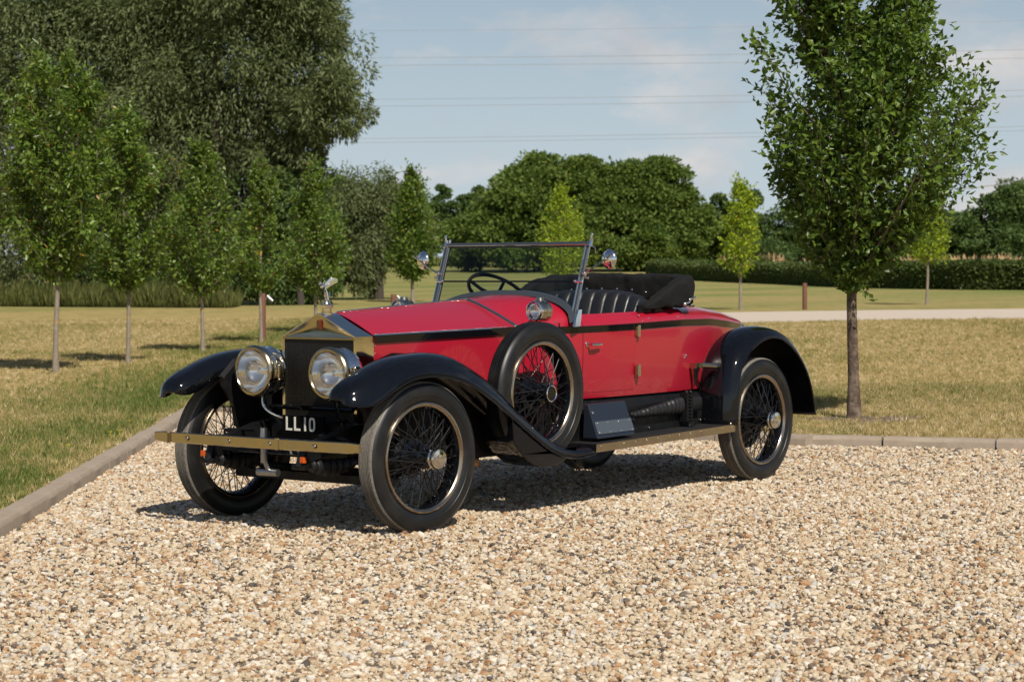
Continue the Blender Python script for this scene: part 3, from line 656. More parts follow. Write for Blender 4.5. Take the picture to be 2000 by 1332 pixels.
# ---- windscreen
def wsx(z): return -1.772-.356*(z-1.35)
WS = empty('windscreen', (-1.772, 0, 1.2), CAR)
def L(p): return (p[0]+1.772, p[1], p[2]-1.2)
def wp(y, z, o=0.): return L((wsx(z)+o, y, z))
fr = B()
def bar(b, y0, z0, y1, z1, wd, dp):
    a, c = Vector((y0, z0)), Vector((y1, z1)); d = (c-a).normalized(); n = Vector((-d.y, d.x))*wd/2
    q = [a+n, c+n, c-n, a-n]
    b.put([wp(p.x, p.y, o) for o in (dp/2, -dp/2) for p in q], [(0, 1, 2, 3), (7, 6, 5, 4), (0, 4, 5, 1), (1, 5, 6, 2), (2, 6, 7, 3), (3, 7, 4, 0)])
for s in (1, -1): bar(fr, s*.579, 1.20, s*.579, 1.662, .024, .020); bar(fr, s*.560, 1.25, s*.560, 1.645, .008, .022)
bar(fr, -.592, 1.657, .592, 1.657, .019, .024); bar(fr, -.57, 1.636, .57, 1.636, .011, .016)
FRo = fr.mk('screen_frame', grey, WS, smooth=False); bev(FRo, .003, 1)
pl_ = B()
for s in (1, -1): pl_.tube([wp(s*.567, 1.22, .013), wp(s*.567, 1.642, .013)], .005, 8); pl_.tube([wp(s*.596, 1.20, .006), wp(s*.596, 1.66, .006)], .0055, 8)
pl_.tube([wp(-.59, 1.648, .015), wp(.59, 1.648, .015)], .0045, 8)
pl_.mk('frame_beading', nick, WS)
ar = []
for y in np.linspace(-.592, .592, 41):
    t = abs(y)/.592; zc = 1.158+.182*(1-t**2.5)**.52 if t < 1 else 1.158
    ar.append((y, zc))
ro = []
for y, z in ar:
    t = abs(y)/.592
    n = Vector((math.copysign(t**3, y)*.8, 1-.6*t**3)).normalized()
    w_ = .0155
    ro.append([wp(y+n.x*w_, z+n.y*w_, .016), wp(y-n.x*w_, z-n.y*w_, .030), wp(y-n.x*w_, z-n.y*w_, -.02), wp(y+n.x*w_, z+n.y*w_, -.012)])
B().loft(ro, True, True).mk('screen_sill', grey, WS, sharp=40)
mb = B(); bar(mb, -.567, 1.412, .567, 1.412, .011, .016); mb.mk('mid_rail', blk, WS, smooth=False)
for z0, z1, nm in ((1.416, 1.63, 'upper_pane'), (None, 1.407, 'lower_pane')):
    rows = []
    for y in np.linspace(-.562, .562, 31):
        t = abs(y)/.592; lo = z0 if z0 else min(1.40, 1.16+.182*(1-t**2.5)**.52+.008); rows.append([wp(y, lo, .003), wp(y, z1, .003)])
    mesh(nm, [p for r in rows for p in r], [(2*i, 2*i+1, 2*i+3, 2*i+2) for i in range(30)], gl, WS, smooth=False)
fi = B()
for s in (1, -1):
    fi.tube([wp(s*.594, 1.635, .004), wp(s*.597, 1.675, .004)], [.016, .012], 10).lathe([(.012, 0), (.013, .008), (.006, .012), (.006, .03), (.009, .034), (.007, .044), (0, .048)], wp(s*.597, 1.675, .004), (0, s*.15, 1), 12)
    fi.tube([wp(s*.60, 1.64, -.01), wp(s*.615, 1.62, -.03), wp(s*.61, 1.59, -.045)], .006, 6)
    fi.tube([wp(s*.545, 1.41, .012), wp(s*.60, 1.414, .012)], .010, 8).ball(wp(s*.545, 1.414, .018), .011, 6)
fi.mk('frame_fittings', chrm, WS)
ft = B()
for s in (1, -1): ft.loft([[L((-1.715, s*(.600+k), 1.235)), L((-1.75, s*(.600+k), 1.235)), L((-1.735, s*(.604+k), 1.175)), L((-1.725, s*(.604+k), 1.13)), L((-1.672, s*(.604+k), 1.128)), L((-1.680, s*(.604+k), 1.175))] for k in (0, .018)], True, True)
each(ft, 'screen_foot', chrm, WS, sharp=30)
# ---- mirrors on the screen posts
for s in (1, -1):
    MR = empty('mirror', (-1.835, s*.765, 1.553), CAR); c = Vector((-1.835, s*.765, 1.553))
    ax = Vector((1, -.18*s if s > 0 else .45, .05)).normalized() if s > 0 else Vector((1, -.30, .05)).normalized()
    B().lathe([(.0, .026), (.022, .0245), (.042, .018), (.056, .007), (.062, -.004), (.062, -.010), (.057, -.012)], (0, 0, 0), ax, 36).mk('mirror_shell', chrm, MR)
    B().lathe([(.0, -.011), (.058, -.011)], (0, 0, 0), ax, 36).mk('mirror_glass', refl, MR)
    p0 = Vector((wsx(1.462)+.01, s*.600, 1.462))-c; a = ax*.028
    B().tube([p0, p0.lerp(a, .55)+Vector((.01, 0, -.004)), a], [.007, .006, .007], 8).tube([a+Vector((0, -s*.012, -.006)), a+Vector((.004, s*.052, .030))], .0055, 8).tube([a, a+Vector((.012, -.014, .032))], .005, 6).ball(a, .013, 8).ball(p0, .017, 8).tube([p0+Vector((0, s*.005, -.022)), p0+Vector((0, s*.03, -.028))], .009, 8).mk('mirror_arm', nick, MR)
# ---- side lamps on the scuttle
for s in (1, -1):
    SL = empty('side_lamp', (-1.33, s*.555, 1.232), CAR)
    B().lathe([(.060, -.004), (.064, -.014), (.066, -.05), (.067, -.054), (.066, -.058), (.065, -.105), (.058, -.112), (.030, -.118), (0, -.12)], (0, 0, 0), (1, 0, 0), 36).mk('lamp_drum', brass, SL)
    B().lathe([(.048, -.01), (.049, .004), (.056, .008), (.064, .002), (.066, -.012)], (0, 0, 0), (1, 0, 0), 36).mk('lamp_rim', nick, SL)
    B().lathe([(.049, 0), (.035, .008), (0, .012)], (0, 0, 0), (1, 0, 0), 30).mk('lens', lens, SL)
    B().lathe([(.048, -.004), (.038, -.03), (.015, -.042), (0, -.043)], (0, 0, 0), (1, 0, 0), 30).mk('reflector', refl, SL)
    B().lathe([(.03, .0), (.024, .02), (0, .024)], (-.06, 0, .062), (0, 0, 1), 20).mk('lamp_cap', brass, SL)
    B().tube([(-.06, 0, .02), (-.06, 0, -.05), (-.07, -s*.03, -.085), (-.075, -s*.075, -.095)], [.012, .014, .012, .018], 8).mk('lamp_stem', brass, SL)
# ---- steering wheel
SW = empty('steering_wheel', (-2.08, -.315, 1.325), CAR)
axn = Vector((-.62, 0, .78)).normalized(); ua = Vector((0, 1, 0)); ub = axn.cross(ua); RR = .212
swr = B(); rows = []
for k in range(64):
    q = 2*math.pi*k/64; d = ua*math.cos(q)+ub*math.sin(q); gr = .0025*math.cos(q*60)
    rows.append([d*(RR+(.0145+gr)*math.cos(t))+axn*(.012*math.sin(t)) for t in np.linspace(0, 2*math.pi, 11)[:-1]])
rows.append(rows[0]); swr.loft(rows, True).mk('wheel_rim', blk, SW)
sp = B()
for k in range(4):
    q = math.pi/4+math.pi/2*k; d = ua*math.cos(q)+ub*math.sin(q); sp.tube([-axn*.03+d*.02, -axn*.02+d*.12, d*(RR-.006)], [.016, .012, .011], 8)
sp.lathe([(.045, -.035), (.045, -.01), (.03, 0), (0, .004)], (0, 0, 0), axn, 24).mk('wheel_spokes', blk, SW)
B().tube([-axn*.03, Vector((.62, 0, -.72))], .02, 10).mk('column', blk, SW)
# ---- seat
def seat_back():
    b = B(); n = 11; P = 18; rows = []
    wd = 1.02; y = np.linspace(-.56, .56, n*P+1)
    for yy in y:
        q = (yy+.56)/1.12*n; f = q-math.floor(q); puff = .020*math.sqrt(max(0, 1-(2*f-1)**2))
        wrap = .16*(abs(yy)/.56)**4; ztop = 1.338-.10*(abs(yy)/.56)**3.2; r = []
        for (dx, z, k) in ((-.02, .78, 1), (-.06, .90, 1), (-.115, 1.05, 1), (-.16, 1.18, 1), (-.195, ztop-.06, 1), (-.222, ztop-.02, .8), (-.26, ztop, .5), (-.31, ztop-.004, .2), (-.34, ztop-.06, 0), (-.34, .8, 0)):
            r.append((-2.47+dx+wrap+puff*k, yy, z+(puff*.6 if 0 < k < 1 else 0)))
        rows.append(r)
    return b.loft(rows, False, False)
SE = empty('seat', (-2.5, 0, .75), CAR)
so_ = seat_back(); so_.V = [(x+2.5, y, z-.75) for x, y, z in so_.V]; so_.mk('backrest', lea, SE, sharp=70)
cu = B(); rows = []
for yy in np.linspace(-.55, .55, 133):
    q = (yy+.55)/1.1*11; f = q-math.floor(q); puff = .02*math.sqrt(max(0, 1-(2*f-1)**2))
    rows.append([(.42, yy, -.05), (.44, yy, .12+puff), (.38, yy, .18+puff), (.2, yy, .19+puff), (.0, yy, .16+puff)])
cu.loft(rows).mk('cushion', lea, SE, sharp=70)
# ---- folded hood under its cover
def hood():
    P = [(-2.47, .600, 1.235, .030, .014), (-2.60, .602, 1.262, .036, .040), (-2.78, .600, 1.305, .044, .076), (-2.93, .590, 1.328, .060, .098), (-3.03, .545, 1.342, .080, .102), (-3.085, .44, 1.350, .090, .102), (-3.10, .25, 1.358, .095, .098), (-3.10, 0, 1.364, .095, .096)]
    P = P+[(a, -b, c, d, e) for a, b, c, d, e in P[-2::-1]]
    Q = smooth_path(P, 121); rows = []; r2 = np.random.default_rng(3)
    for i, (x, y, z, hw_, hh) in enumerate(Q):
        a = Q[max(i-1, 0)]; b = Q[min(i+1, 120)]; d = Vector((b[0]-a[0], b[1]-a[1], 0)).normalized(); n = Vector((d.y, -d.x, 0))
        if n.dot(Vector((x+2.4, y, 0))) < 0 and False: n = -n
        row = []
        for k in range(20):
            q = 2*math.pi*k/20; cq, sq = math.cos(q), math.sin(q)
            f = 1+.035*math.sin(i*.55+3*sq)+.03*math.sin(i*.23+5*cq)
            u = math.copysign(abs(cq)**.42, cq)*hw_*f; v = math.copysign(abs(sq)**.45, sq)*hh*(1+.02*math.sin(i*.31))
            row.append((x+n.x*u, y+n.y*u, z+v))
        rows.append(row)
    return B().loft(rows, True, True)
HD = hood().mk('folded_hood', canv, CAR, sharp=80)
sub = HD.modifiers.new('soft', 'SUBSURF'); sub.levels = 1; sub.render_levels = 1
tx = bpy.data.textures.new('creases', 'CLOUDS'); tx.noise_scale = .09; tx.noise_depth = 2
dm = HD.modifiers.new('creases', 'DISPLACE'); dm.texture = tx; dm.strength = .030; dm.mid_level = .5; dm.texture_coords = 'LOCAL'
hs_ = B()
for y in np.linspace(-.52, .50, 9): hs_.ball((-2.86+.12*(abs(y)/.56)**4, y, 1.352-.075*(abs(y)/.56)**3), .0085, 6)
each(hs_, 'stud', chrm, HD)

# ---- bumper, chassis, running gear
bmp = B()
rows = []
for y in np.linspace(-.801, .801, 25):
    x = .609-.03*(abs(y)/.8)**4; e = 1 if abs(y) < .79 else .8
    rows.append([(x-.012, y, .525-.030*e), (x+.004, y, .525-.031*e), (x+.009, y, .525-.026*e), (x+.009, y, .525+.026*e), (x+.004, y, .525+.031*e), (x-.012, y, .525+.030*e)])
BM = bmp.loft(rows, True, True).mk('bumper', brass, CAR, sharp=40)
sc = B()
for y in (-.50, -.16, .16, .50): sc.lathe([(.013, 0), (.012, .006), (.006, .010), (0, .011)], (.618, y, .525), (1, 0, 0), 14)
sc.box((.60, -.665, .494), (.6205, -.66, .556)).box((.60, .205, .492), (.6215, .23, .558))
each(sc, 'bolt', brass, BM)
bk = B()
for s in (1, -1): bk.tube([(.60, .36*s, .525), (.52, .36*s, .50), (.40, .36*s, .47)], .018, 8)
each(bk, 'bumper_bracket', blkm, BM)
ck = B().tube([(.50, .0, .595), (.515, .0, .52), (.50, .005, .42), (.475, .01, .365)], .013, 8).box((.49, -.018, .40), (.505, .018, .60)).tube([(.47, -.07, .345), (.47, .085, .345)], [.024, .021], 14)
ck.mk('starting_handle', steel, CAR)
ch = B()
for s in (1, -1):
    ch.loft([[(x, s*.36-.03, z-.05), (x, s*.36+.03, z-.05), (x, s*.36+.03, z+.05), (x, s*.36-.03, z+.05)] for x, z in ((.56, .47), (.40, .50), (.15, .56), (-.3, .56), (-3.1, .56), (-3.6, .68), (-4.2, .64))], True, True)
ch.box((-1.4, -.30, .36), (-.15, .30, .62)).box((-3.2, -.32, .40), (-1.4, .32, .60)).box((-.3, -.27, .50), (-.02, .27, .66))
ch.box((-4.30, -.42, .50), (-3.95, .42, .80))
ch.tube([(-3.678, -.70, .432), (-3.678, .70, .432)], .05, 12).ball((-3.678, 0, .432), .17, 10)
ch.mk('chassis', blkm, CAR, smooth=False)
fa = B().tube([(.0, -.70, .432), (.0, -.60, .40), (.0, -.45, .315), (.0, .45, .315), (.0, .60, .40), (.0, .70, .432)], .034, 10)
fa.box((.05, -.62, .262), (.10, .64, .312))
for s in (1, -1): fa.lathe([(.10, -.06), (.11, 0), (.06, .03)], (0, s*.64, .432), (0, s, 0), 24).tube([(.0, .60*s, .42), (-.18, .58*s, .38), (.08, .56*s, .29)], .018, 8)
fa.mk('front_axle', blkm, CAR)
ga = B()
for s in (1, -1):
    rows = []
    for i in range(31):
        t = i/30; x = .56-.50*t; zc = .415-.035*math.sin(math.pi*t); h = .022+.026*math.sin(math.pi*min(1, t*1.1)); wob = .005*math.sin(i*1.9)
        rows.append([(x, .36*s+.034*math.cos(q)+wob, zc+(h+wob)*math.sin(q)) for q in np.linspace(0, 2*math.pi, 13)[:-1]])
    ga.loft(rows, True, True)
each(ga, 'spring_gaiter', lea, CAR)
lk = B()
for s in (1, -1): lk.tube([(.585, .36*s-.05, .40), (.585, .36*s+.05, .40)], .016, 10).tube([(.56, .36*s, .49), (.59, .36*s, .40)], .022, 8)
lk.tube([(.30, -.5, .555), (.36, -.20, .575)], .011, 8).tube([(.30, .25, .55), (.34, .5, .54)], .011, 8).tube([(.10, -.6, .44), (.14, 0, .47), (.10, .6, .44)], .014, 8)
lk.mk('front_links', blkm, CAR)
for s in (1, -1):
    i_ = bev(B().box((.578, .36*s-.017+.03*s, .424), (.602, .36*s+.017+.03*s, .460)).mk('indicator', amber, CAR, smooth=False), .005)
nb_ = B().box((.165, -.16, .545), (.18, .17, .650)).mk('number_plate', M('plate_black', (.002, .002, .002), .8, spec=.1), CAR, smooth=False)
nl = B()
for chh, y0 in (('L', -.125), ('L', -.060), ('1', .012), ('0', .058)): strokes(nl, chh, .1805, y0, .562, .048 if chh != '1' else .030, .080, .013, .003)
nl.mk('plate_lettering', white, nb_, smooth=False)
fpn = B().box((-.02, -.30, .40), (.12, .30, .60))
fpn.mk('front_apron', blkm, CAR, smooth=False)
cr_ = B().loft([[(x, y, z) for x, z in ((.16, .52), (.36, .485), (.50, .46))] for y in np.linspace(-.33, .33, 5)])
solid(cr_.mk('dumb_iron_apron', blk, CAR, smooth=False), .006)
B().lathe([(.04, 0), (.042, .10), (.035, .105), (.042, .11), (.042, .2), (0, .205)], (-.62, .44, .34), (-1, .3, 0), 20).mk('silencer', M('tarnished_copper', (.30, .17, .07), .4, .8), CAR)

# ================================================================== vegetation
def leaves(name, P, D, L, mat, parent=None, asp=.42, fold=.18, jit=.35, r=None):
    """many folded leaves: P bases (n,3), D directions (n,3), L lengths (n)"""
    r = r or rng; n = len(P); D = D/np.maximum(np.linalg.norm(D, axis=1, keepdims=True), 1e-6)
    Sd = np.cross(D, r.normal(size=(n, 3))); Sd /= np.maximum(np.linalg.norm(Sd, axis=1, keepdims=True), 1e-6); N = np.cross(Sd, D)
    L = L[:, None]; W = L*asp*(1+.2*r.normal(size=(n, 1)))
    mid = P+D*L*.45
    V = np.stack([P, mid+Sd*W*.5+N*W*fold, P+D*L-N*L*.10, mid-Sd*W*.5+N*W*fold], 1).reshape(-1, 3)
    i = np.arange(n)*4; F = np.concatenate([np.stack([i, i+1, i+2], 1), np.stack([i, i+2, i+3], 1)])
    return fastmesh(name, V, F, mat, parent, np.repeat(r.random(n), 4))
def unit(r, n):
    v = r.normal(size=(n, 3)); return v/np.linalg.norm(v, axis=1, keepdims=True)
CR = np.array([-.6096, .7927, 0]); CF = np.array([-.7927, -.6096, 0])      # sideways / away directions used to lay out the planting

def young_tree(name, label, group, loc, h, z0, prof, nleaf, lsize, lmat, bmat, tr, seed, lean=.0, shoots=90, cat='tree', spread=1.9):
    """clear stem, upswept branches, crown outline prof(t, angle) -> radius"""
    r = np.random.default_rng(seed); T = empty(name, loc); tag(T, label, cat, group)
    tk = B(); pts = []; k = 15
    for i in range(k):
        t = i/(k-1); z = t*h*.93; pts.append((lean*z*.3+.02*math.sin(z*2.3+seed)*min(1, z), .018*math.sin(z*1.7+seed*2), z))
    rad = [tr*(1.35-.35*min(1, p[2]/.12)) if p[2] < .12 else tr*(1-.80*(p[2]/h)) for p in pts]
    tk.tube([(p[0], p[1], p[2]-.03 if i == 0 else p[2]) for i, p in enumerate(pts)], rad, 12)
    def trunk(z): return np.array([np.interp(z, [p[2] for p in pts], [p[j] for p in pts]) for j in (0, 1)]+[z])
    P, D = [], []
    br = B(); ns = shoots
    for s in range(ns):
        u = (s+r.random())/ns; zt = z0+(h-z0)*(u**.85)                       # height of the shoot's tip
        a = r.uniform(0, 2*math.pi); R = prof((zt-z0)/(h-z0), a)*(r.uniform(.58, 1.02) if r.random() < .9 else r.uniform(1.02, 1.14))
        zb = max(z0-.12, zt-R*r.uniform(.7, 1.35)-.1); b0 = trunk(min(zb, h*.9)); tip = np.array([b0[0]+R*math.cos(a), b0[1]+R*math.sin(a), zt])
        mid = b0*.5+tip*.5+np.array([math.cos(a), math.sin(a), 0])*R*.14+r.normal(size=3)*.03
        c = smooth_path([b0, mid, tip], 9); br.tube(c, [max(.003, tr*.22*(1-.85*i/8)) for i in range(9)], 5, False)
        n = max(4, int(nleaf/ns*(.5+R*.9))); t = r.random(n)**.6*8; i0 = np.minimum(t.astype(int), 7); base = c[i0]+(c[i0+1]-c[i0])*(t-i0)[:, None]
        g = np.tile(c[8]-c[5], (n, 1)); g /= np.linalg.norm(g[0])
        off = unit(r, n)*(r.random((n, 1))**.5)*lsize*spread*(.6+R)
        P.append(base+off); D.append(g*.45+off/lsize*.30+unit(r, n)*.75+np.array([0, 0, -.35]))
        # fine twigs carrying small sprays
        for q in range(2):
            j = r.integers(3, 9); d = (c[min(j, 8)]-c[j-2]); d /= np.linalg.norm(d); d = d+unit(r, 1)[0]*.8; d /= np.linalg.norm(d); l = lsize*r.uniform(2., 4.2)
            br.tube([c[j], c[j]+d*l], [.003, .0015], 4, False)
            m = 7; tt = np.linspace(.25, 1, m)[:, None]; P.append(c[j]+d*l*tt); D.append(np.tile(d, (m, 1))*.6+unit(r, m)*.7+np.array([0, 0, -.2]))
    tko = tk.mk('trunk', bmat, T); br.mk('branches', bmat, T)
    P = np.concatenate(P); D = np.concatenate(D); L = lsize*r.uniform(.65, 1.2, len(P))
    leaves('crown', P, D, L, lmat, T, .50, .2, r=r)
    return T
def prof_pts(*tp):
    ts, rs = zip(*tp)
    return lambda t, a, s=0: float(np.interp(t, ts, rs))
# the pear tree standing by the kerb on the right
def near_prof(t, a):
    rr = np.interp(t, [0, .06, .14, .25, .36, .46, .58, .70, .85, 1], [.13, .29, .53, .88, 1.08, 1.04, .80, .66, .50, .10])
    sid = math.cos(a-math.atan2(CR[1], CR[0]))
    return float(rr*(1+.16*sid*(1 if .15 < t < .6 else 0)+.07*math.sin(3*a+5*t)+.05*math.sin(7*a)))
young_tree('pear_tree', 'glossy dark leaved young pear tree standing close by the kerb right of the car', None, (-8.43, -1.08, LZ), 5.35, 1.34, near_prof, 33000, .080, leaf_near, bark, .056, 11, .02, 185, 'tree', 1.45)
# the row of young trees along the lawn on the left, each as the photo shows it
ROW = [((-10.33, -14.43), 4.35, 1.42, ((0, .24), (.12, .52), (.35, .66), (.7, .68), (.88, .54), (1, .22)), 11000, .075, 'young tree in the left row, nearest the car and cut by the frame edge', .040),
       ((-12.76, -15.66), 3.85, 1.25, ((0, .24), (.16, .55), (.4, .60), (.65, .50), (.85, .32), (1, .10)), 8500, .072, 'young tree in the left row, second from the frame edge, pointed bronze tipped crown', .034),
       ((-16.47, -17.89), 3.55, 1.10, ((0, .30), (.16, .62), (.38, .66), (.62, .54), (.85, .30), (1, .10)), 7600, .072, 'young tree in the left row, third along, its dark stem against the long grass', .034),
       ((-20.12, -20.03), 3.45, 1.15, ((0, .22), (.2, .52), (.45, .52), (.7, .32), (.9, .15), (1, .04)), 6200, .072, 'young tree in the left row whose stem rises behind the brown post', .034),
       ((-24.94, -23.11), 3.70, 1.05, ((0, .35), (.15, .70), (.4, .78), (.65, .52), (.85, .28), (1, .05)), 7000, .078, 'young tree in the left row rising just behind the silver bonnet ornament', .036),
       ((-57.44, -47.83), 5.30, 1.15, ((0, .35), (.15, .95), (.4, 1.12), (.65, .78), (.85, .45), (1, .08)), 6500, .14, 'yellow green young tree on the far lawn behind the right hand mirror', .075)]
for i, ((x, y), h, z0, pf, nl_, ls, lb, tr) in enumerate(ROW):
    pf = [(t, r_*[1.12, 1.10, 1.08, 1.05, 1.02, 1.0][i]) for t, r_ in pf]
    young_tree('young_tree', lb, 'young trees along the left lawn', (x, y, LZ), h, z0, prof_pts(*pf), int(nl_*1.35), ls*1.12, leaf_row, barkl, tr, 21+i, [-.04, .03, -.01, .025, -.03, .02][i], [96, 70, 84, 60, 78, 84][i], 'tree', [1.5, 1.3, 1.6, 1.25, 1.5, 1.6][i])
for i, ((x, y), h, z0, pf, nl_, lb, cat) in enumerate([((-61.6, -43.4), 4.55, 1.0, ((0, .4), (.2, .95), (.5, .95), (.75, .65), (1, .08)), 2100, 'lime yellow young tree seen behind the windscreen', 'tree'),
        ((-50.1, -27.86), 4.05, 1.35, ((0, .25), (.10, .62), (.25, .55), (.45, .42), (.75, .42), (1, .05)), 1900, 'slim lime yellow young tree beside the path in front of the hedge', 'tree'),
        ((-60.05, -26.3), 3.95, 1.65, ((0, .3), (.15, .66), (.5, .66), (.8, .40), (1, .08)), 1900, 'lime green young tree half hidden behind the pear tree crown', 'tree')]):
    young_tree('young_tree', lb, 'lime coloured young trees', (x, y, LZ), h, z0, prof_pts(*pf), int(nl_*1.9), .125, leaf_brt, barkl, .055, 51+i, 0, 90)

def big_tree(name, label, group, loc, blobs, nper, lsize, lmat, seed, trunk_r=.4, droop=.0, asp=.45, limbs=True, cat='tree', fill=.25):
    """blobs: (side, away, height, rx, rz, n clumps): lumps of the crown, each made of leaf clumps on a shell"""
    r = np.random.default_rng(seed); T = empty(name, loc); tag(T, label, cat, group); P, D, L = [], [], []; lb = B()
    top = max(b[2] for b in blobs)
    lb.tube([(0, 0, -.1), (.1, .05, top*.3), (0, .2, top*.6), (.1, 0, top*.85)], [trunk_r*1.2, trunk_r, trunk_r*.6, trunk_r*.25], 10)
    for (sd, aw, hz, rx, rz, nc) in blobs:
        c = CR*sd+CF*aw+np.array([0, 0, hz])
        if limbs: lb.tube(smooth_path([(0, .1, max(.5, hz*.35)), c*.55+np.array([0, 0, -.1*rz]), c], 8), [trunk_r*.34*(1-.10*i) for i in range(8)], 6)
        u = unit(r, nc)
        for v in u:
            q = r.uniform(.72, 1.08) if r.random() > fill else r.uniform(.3, .8); k = c+v*np.array([rx, rx, rz])*q
            cs = rx*r.uniform(.20, .42); n = int(nper*r.uniform(.6, 1.4)); w = unit(r, n)
            w[:, 2] = np.where(r.random(n) < .45, w[:, 2]*.9, np.abs(w[:, 2])*.9-.2) if droop < .3 else w[:, 2]
            p = k+w*cs*(r.random((n, 1))**.35)*np.array([1.15, 1.15, .75+droop*.9]); P.append(p)
            D.append(w*.6+unit(r, n)*.7+np.array([0, 0, -.25-droop])+v*.25); L.append(lsize*r.uniform(.6, 1.3, n))
    lb.mk('trunk', dbark, T); P = np.concatenate(P); P[:, 2] = np.maximum(P[:, 2], .05)
    leaves('crown', P, np.concatenate(D), np.concatenate(L), lmat, T, asp, .2, r=r); return T
# willows behind the left row (about 84 m off): 50 px of the photograph to the metre
big_tree('willow_tree', 'tall grey green willow with an open top and a trailing right side', 'willows behind the left row', (-49.3, -50.8, .08),
         [(0, 1, 9.2, 3.4, 2.8, 80), (1.2, 0, 12.2, 3.2, 2.4, 75), (3.6, 0, 9.6, 2.1, 1.9, 44), (4.3, -.5, 7.6, 1.6, 1.2, 36), (2.7, .5, 11.6, 2.2, 1.8, 40), (-1.8, 0, 7.0, 2.8, 2.4, 56), (-2.5, 1, 11.0, 3.0, 2.7, 60), (-.6, 1.5, 5.2, 2.6, 2.0, 44), (1.2, 2, 6.6, 1.6, 1.4, 22), (3.2, 0, 13.0, 1.6, 1.2, 22), (-1.6, .8, 3.4, 2.2, 1.6, 34), (-3.2, .5, 4.6, 2.0, 1.8, 36), (2.5, .4, 5.0, 1.5, 1.4, 26), (3.4, .2, 6.5, 1.3, 1.0, 18)], 250, .215, leaf_wil, 3, .30, .35, .30)
big_tree('willow_tree', 'broad dense willow filling the top left corner behind the row', 'willows behind the left row', (-47.6, -57.5, .08),
         [(0, 0, 9.4, 3.8, 3.0, 90), (-3.6, .5, 9.5, 3.4, 3.2, 75), (2.6, 0, 11.2, 3.0, 2.4, 66), (-1., 0, 12.6, 3.4, 2.5, 75), (1.4, -.8, 6.2, 2.8, 2.4, 60), (-2.4, -1, 5.6, 2.8, 2.6, 60), (-1, -.6, 2.6, 2.6, 1.9, 44), (2.6, .5, 3.6, 2.3, 2.0, 40), (4.4, .6, 8.6, 2.4, 2.4, 46), (-4.0, -.4, 3.4, 2.4, 2.4, 44), (4.6, .8, 5.2, 2.0, 1.8, 30)], 250, .215, leaf_wil, 4, .4, .30, .32)
big_tree('sallow_bush', 'dark low sallow thicket under the willow behind the left row', None, (-50.2, -47.2, .08),
         [(-.9, 1, 1.7, 1.6, 1.7, 44), (-2.6, 1, 1.5, 1.6, 1.5, 40), (.5, 1.2, 1.7, 1.2, 1.7, 34), (-.5, 1.5, 3.9, 1.6, 1.4, 34), (-4.4, 1.2, 1.4, 1.6, 1.4, 34), (-6.2, 1.4, 1.3, 1.6, 1.3, 30), (-8.4, 1.6, 1.4, 1.8, 1.4, 30), (-2.4, 1.6, 3.4, 1.6, 1.4, 30)], 150, .20, leaf_drk, 5, .12, .2, .4, cat='bush', limbs=False)
big_tree('willow_tree', 'rounded grey willow left of the windscreen beyond the row', 'willows behind the left row', (-62.0, -53.6, .08),
         [(-1.2, 0, 3.6, 2.1, 1.7, 60), (.3, 1, 3.3, 1.7, 1.6, 46), (-2.4, 1, 3.4, 1.7, 1.7, 44), (-1.6, -.3, 1.7, 1.7, 1.4, 44), (-.8, .6, 4.5, 1.6, 1.0, 30), (-2.8, .4, 1.5, 1.5, 1.3, 34), (-.2, .8, 1.5, 1.0, 1.2, 22)], 210, .20, leaf_wil, 6, .2, .5, .30, limbs=False)
# round field trees beyond the hedge (about 228 m): 18.5 px to the metre
big_tree('field_tree', 'huge domed round crowned tree, left of the pair behind the windscreen', 'round crowned field trees', (-173.5, -128.0, .85),
         [(0, 0, 6.2, 6.2, 4.6, 110), (.6, 0, 9.0, 4.8, 3.4, 80), (-4.4, 1, 4.6, 4.2, 3.4, 60), (3.8, 0, 8.0, 3.6, 3.6, 60), (-7., 2, 3.4, 3.2, 2.6, 36), (2.2, -3, 3.8, 4., 3., 50), (-2.4, -3, 3.2, 4., 2.4, 40)], 190, .44, leaf_oak, 7, .8, 0, .62, fill=.12)
big_tree('field_tree', 'domed round crowned tree, right of the pair beside the mirror', 'round crowned field trees', (-181.0, -121.5, .9),
         [(0, 0, 6.4, 5.2, 4.4, 100), (2.2, 0, 8.4, 4.0, 3.2, 70), (-2.6, 0, 8.4, 3.4, 3.2, 60), (5.0, 1, 4.6, 3.4, 3.2, 50), (0, -3, 3.4, 4.4, 2.8, 54), (4.4, -2, 2.6, 3.4, 2.2, 34)], 190, .44, leaf_oak, 8, .8, 0, .62, fill=.12)
